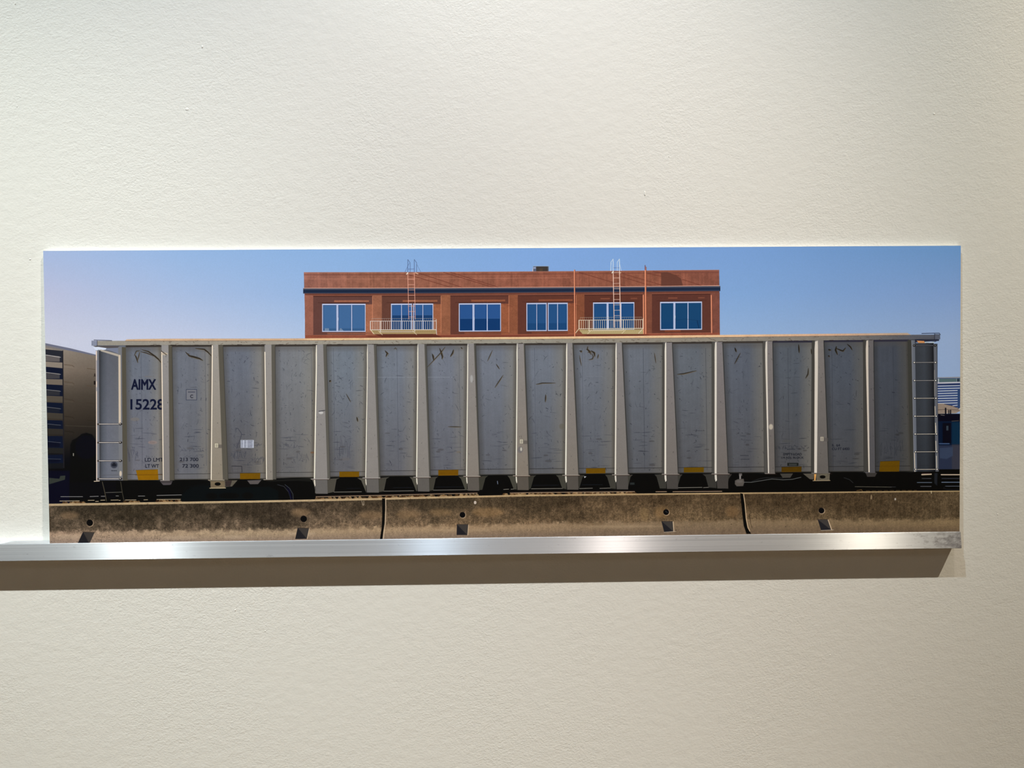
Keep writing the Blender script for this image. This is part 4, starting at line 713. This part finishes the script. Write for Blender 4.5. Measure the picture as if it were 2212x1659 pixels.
# --- ink colours: the measured photograph colours with the room's lamplight taken out
def to_lin(c): return np.where(c <= .04045, c / 12.92, ((np.clip(c, 0, 1) + .055) / 1.055) ** 2.4)
def to_srgb(c): return np.where(c <= .0031308, c * 12.92, 1.055 * np.clip(c, 0, 1) ** (1 / 2.4) - .055)
IMG = to_lin(np.clip(IMG, 0, 1)).astype(np.float32)
LX = [115, 400, 750, 1100, 1450, 1800, 2055]; LY = [560, 700, 850, 1000, 1130]     # lamplight falling on the sheet (measured with a plain grey sheet)
LIGHT = np.array([
 [(1.043, 1.066, 1.027), (1.018, 1.029, 0.992), (0.933, 0.926, 0.896), (0.897, 0.871, 0.831), (0.912, 0.877, 0.822), (0.823, 0.790, 0.723), (0.694, 0.663, 0.592)],
 [(1.032, 1.049, 1.000), (1.002, 1.012, 0.970), (0.928, 0.917, 0.880), (0.880, 0.852, 0.805), (0.869, 0.832, 0.772), (0.799, 0.760, 0.690), (0.678, 0.646, 0.573)],
 [(0.993, 1.006, 0.956), (0.972, 0.978, 0.933), (0.914, 0.906, 0.862), (0.865, 0.836, 0.784), (0.839, 0.796, 0.731), (0.769, 0.729, 0.655), (0.659, 0.623, 0.550)],
 [(0.965, 0.971, 0.916), (0.945, 0.944, 0.894), (0.898, 0.886, 0.833), (0.848, 0.819, 0.762), (0.810, 0.767, 0.699), (0.731, 0.686, 0.613), (0.631, 0.594, 0.520)],
 [(0.935, 0.938, 0.880), (0.915, 0.912, 0.859), (0.882, 0.867, 0.813), (0.836, 0.805, 0.744), (0.789, 0.742, 0.673), (0.702, 0.658, 0.584), (0.618, 0.575, 0.500)]])
uL = uv([(x, 850) for x in LX])[:, 0]; vL = uv([(1100, y) for y in LY])[:, 1]
#LIGHT_END
uu = (np.arange(CW) + .5) / CW; vv = (np.arange(CH) + .5) / CH
_r = np.stack([[np.interp(uu, uL, LIGHT[j, :, k]) for k in range(3)] for j in range(5)])          # 5, 3, CW
lit = np.empty((CH, CW, 3), np.float32); _j = np.clip(np.interp(vv, vL, range(5)), 0, 3.999); _i = _j.astype(int); _f = (_j - _i)[:, None]
for k in range(3): lit[..., k] = _r[_i, k] * (1 - _f) + _r[_i + 1, k] * _f
IMG = to_srgb(np.clip((IMG - .004) / lit, 0.002, .92)).astype(np.float32)
px_ = np.ones((CH, CW, 4), np.float32); px_[..., :3] = IMG[::-1]
art = bpy.data.images.new('print_inks', CW, CH); art.pixels.foreach_set(px_.ravel()); art.update(); art.pack()
#PAINT_END

def print_mat():
    m, N, L, P = mat_base('satin_photo_print')
    t = nd(N, 'ShaderNodeTexImage'); t.image = art; t.interpolation = 'Linear'
    L.new(t.outputs[0], P.inputs['Base Color']); P.inputs['Roughness'].default_value = 0.42; P.inputs['Specular IOR Level'].default_value = 0.18
    return m
M_print = print_mat()

# ------------------------------------------------------------------ the print: objects
pic = bpy.data.objects.new('panoramic_print', None); C.objects.link(pic); pic.location = (0, 0, ZL); pic.empty_display_size = 0.05
pic['label'] = 'wide unframed mounted photo print of a grey hopper railcar, leaning on the metal ledge'; pic['category'] = 'picture'
TH = 0.0050
bm = bmesh.new()
quad = [BL, BL + UU, BL + UU + VV, BL + VV]
off = -NN * TH
f_ = [bm.verts.new(p - NN * 0.0002) for p in quad]; k_ = [bm.verts.new(p + off) for p in quad]
bm.faces.new(f_); bm.faces.new(k_[::-1])
for i in range(4): bm.faces.new((f_[(i + 1) % 4], f_[i], k_[i], k_[(i + 1) % 4]))
bmesh.ops.recalc_face_normals(bm, faces=bm.faces[:])
me = bpy.data.meshes.new('board'); bm.to_mesh(me); bm.free()
link('backing_board', me, M_board, pic)
def sheet_piece(name, uvs, level, parent):
    """a flat printed area of the sheet, in sheet coordinates"""
    vs = [BL + UU * u + VV * (1 - v) + NN * (0.00004 * level) for u, v in uvs]
    bm = bmesh.new(); vv_ = [bm.verts.new(p) for p in vs]; f = bm.faces.new(vv_); bm.normal_update()
    if f.normal.dot(NN) < 0: f.normal_flip()
    ul = bm.loops.layers.uv.new('UVMap'); lk = {v: q for v, q in zip(vv_, uvs)}
    for l in f.loops: l[ul].uv = (lk[l.vert][0], 1 - lk[l.vert][1])
    bmesh.ops.triangulate(bm, faces=bm.faces[:])
    me = bpy.data.meshes.new(name); bm.to_mesh(me); bm.free()
    return link(name, me, M_print, parent)
def piece(name, pts, level, parent):
    q = np.clip(uv(pts), 0, 1); return sheet_piece(name, [tuple(a) for a in q], level, parent)
sheet = sheet_piece('print_sheet', [(0, 0), (1, 0), (1, 1), (0, 1)], 0, pic)
bld = piece('printed_building', [(655, 588)] + [bp(x, 588) for x in np.linspace(700, 1553, 8)] + [(1554.5, yrf(1554)), (658, yrf(658))], 1, pic)
for (x0, x1, y0, y1, *_r) in GL: piece('printed_window', [bp(x0, y0), bp(x1, y0), bp(x1, y1), bp(x0, y1)], 2, bld)
for x0, x1 in [(798, 945), (1246, 1389)]: piece('printed_fire_escape', [bp(x0, 693), bp(x1, 693), bp(x1, 722), bp(x0 + 2, 722)], 3, bld)
box = piece('printed_boxcar', [(96, 740.5), (152, 752), (206, 766), (207, 1087), (96, 1087)], 1, pic)
far = piece('printed_far_building', [(2026, 815), (2077, 814), (2077, 893), (2026, 893)], 1, pic)
xs = np.linspace(207, 2025, 16)
car = piece('printed_railcar', [(198, 735), (241, 734), (272, 731.5)] + [(x, yrf(x)) for x in np.linspace(330, 1960, 10)] + [(2030, 719.5), (2031, 734), (2024, 744), (2027, 1019)] + [(x, ybot(x)) for x in xs[::-1]][1:] + [(207, 755), (198, 747)], 1, pic)
for i, b in enumerate(RB):
    yb = foot[i] if foot[i] else fl[i]; piece('printed_rib', [(b[0], yrt(b[0])), (b[2], yrt(b[2])), (b[6], fl[i]), (b[6] + (.8 if foot[i] else 0), yb), (b[4] + 2, yb), (b[4], fl[i])], 3, car)
for (l0, l1), (r0, r1) in edges:
    piece('printed_side_panel', [(l0, yrt(l0)), (r0, yrt(r0)), (r1, ybot(r1)), (l1, ybot(l1))], 2, car)
piece('printed_top_rail', [(198, 735)] + [(x, yrf(x)) for x in np.linspace(272, 1965, 10)] + [(2030, 720), (2031, 733)] + [(x, yrt(x)) for x in np.linspace(2000, 200, 10)], 4, car)
piece('printed_ladder', [(207, 757), (263, 765), (264.5, 1036), (207.5, 1036)], 4, car)
piece('printed_ladder', [(1968, 741), (2023, 741), (2027, 1019), (1973, 1019)], 4, car)
for a, b in [(96, 824), (830.5, 1598.5), (1606, 2080)]:
    xl, xr = (a, b); pts = [(x, ybar(x)) for x in np.linspace(xl, xr, 10)]
    bot = {96: [(820, 1180), (96, 1180)], 830.5: [(1612, 1180), (1612, 1153), (1603, 1112), (827, 1180)], 1606: [(2080, 1180), (1618, 1180), (1613, 1135)]}[a]
    if a == 830.5: bot = [(1602, 1110), (1612, 1153), (1612, 1180), (826, 1180), (830, 1130)]
    piece('printed_barrier', pts + bot, 2, pic)
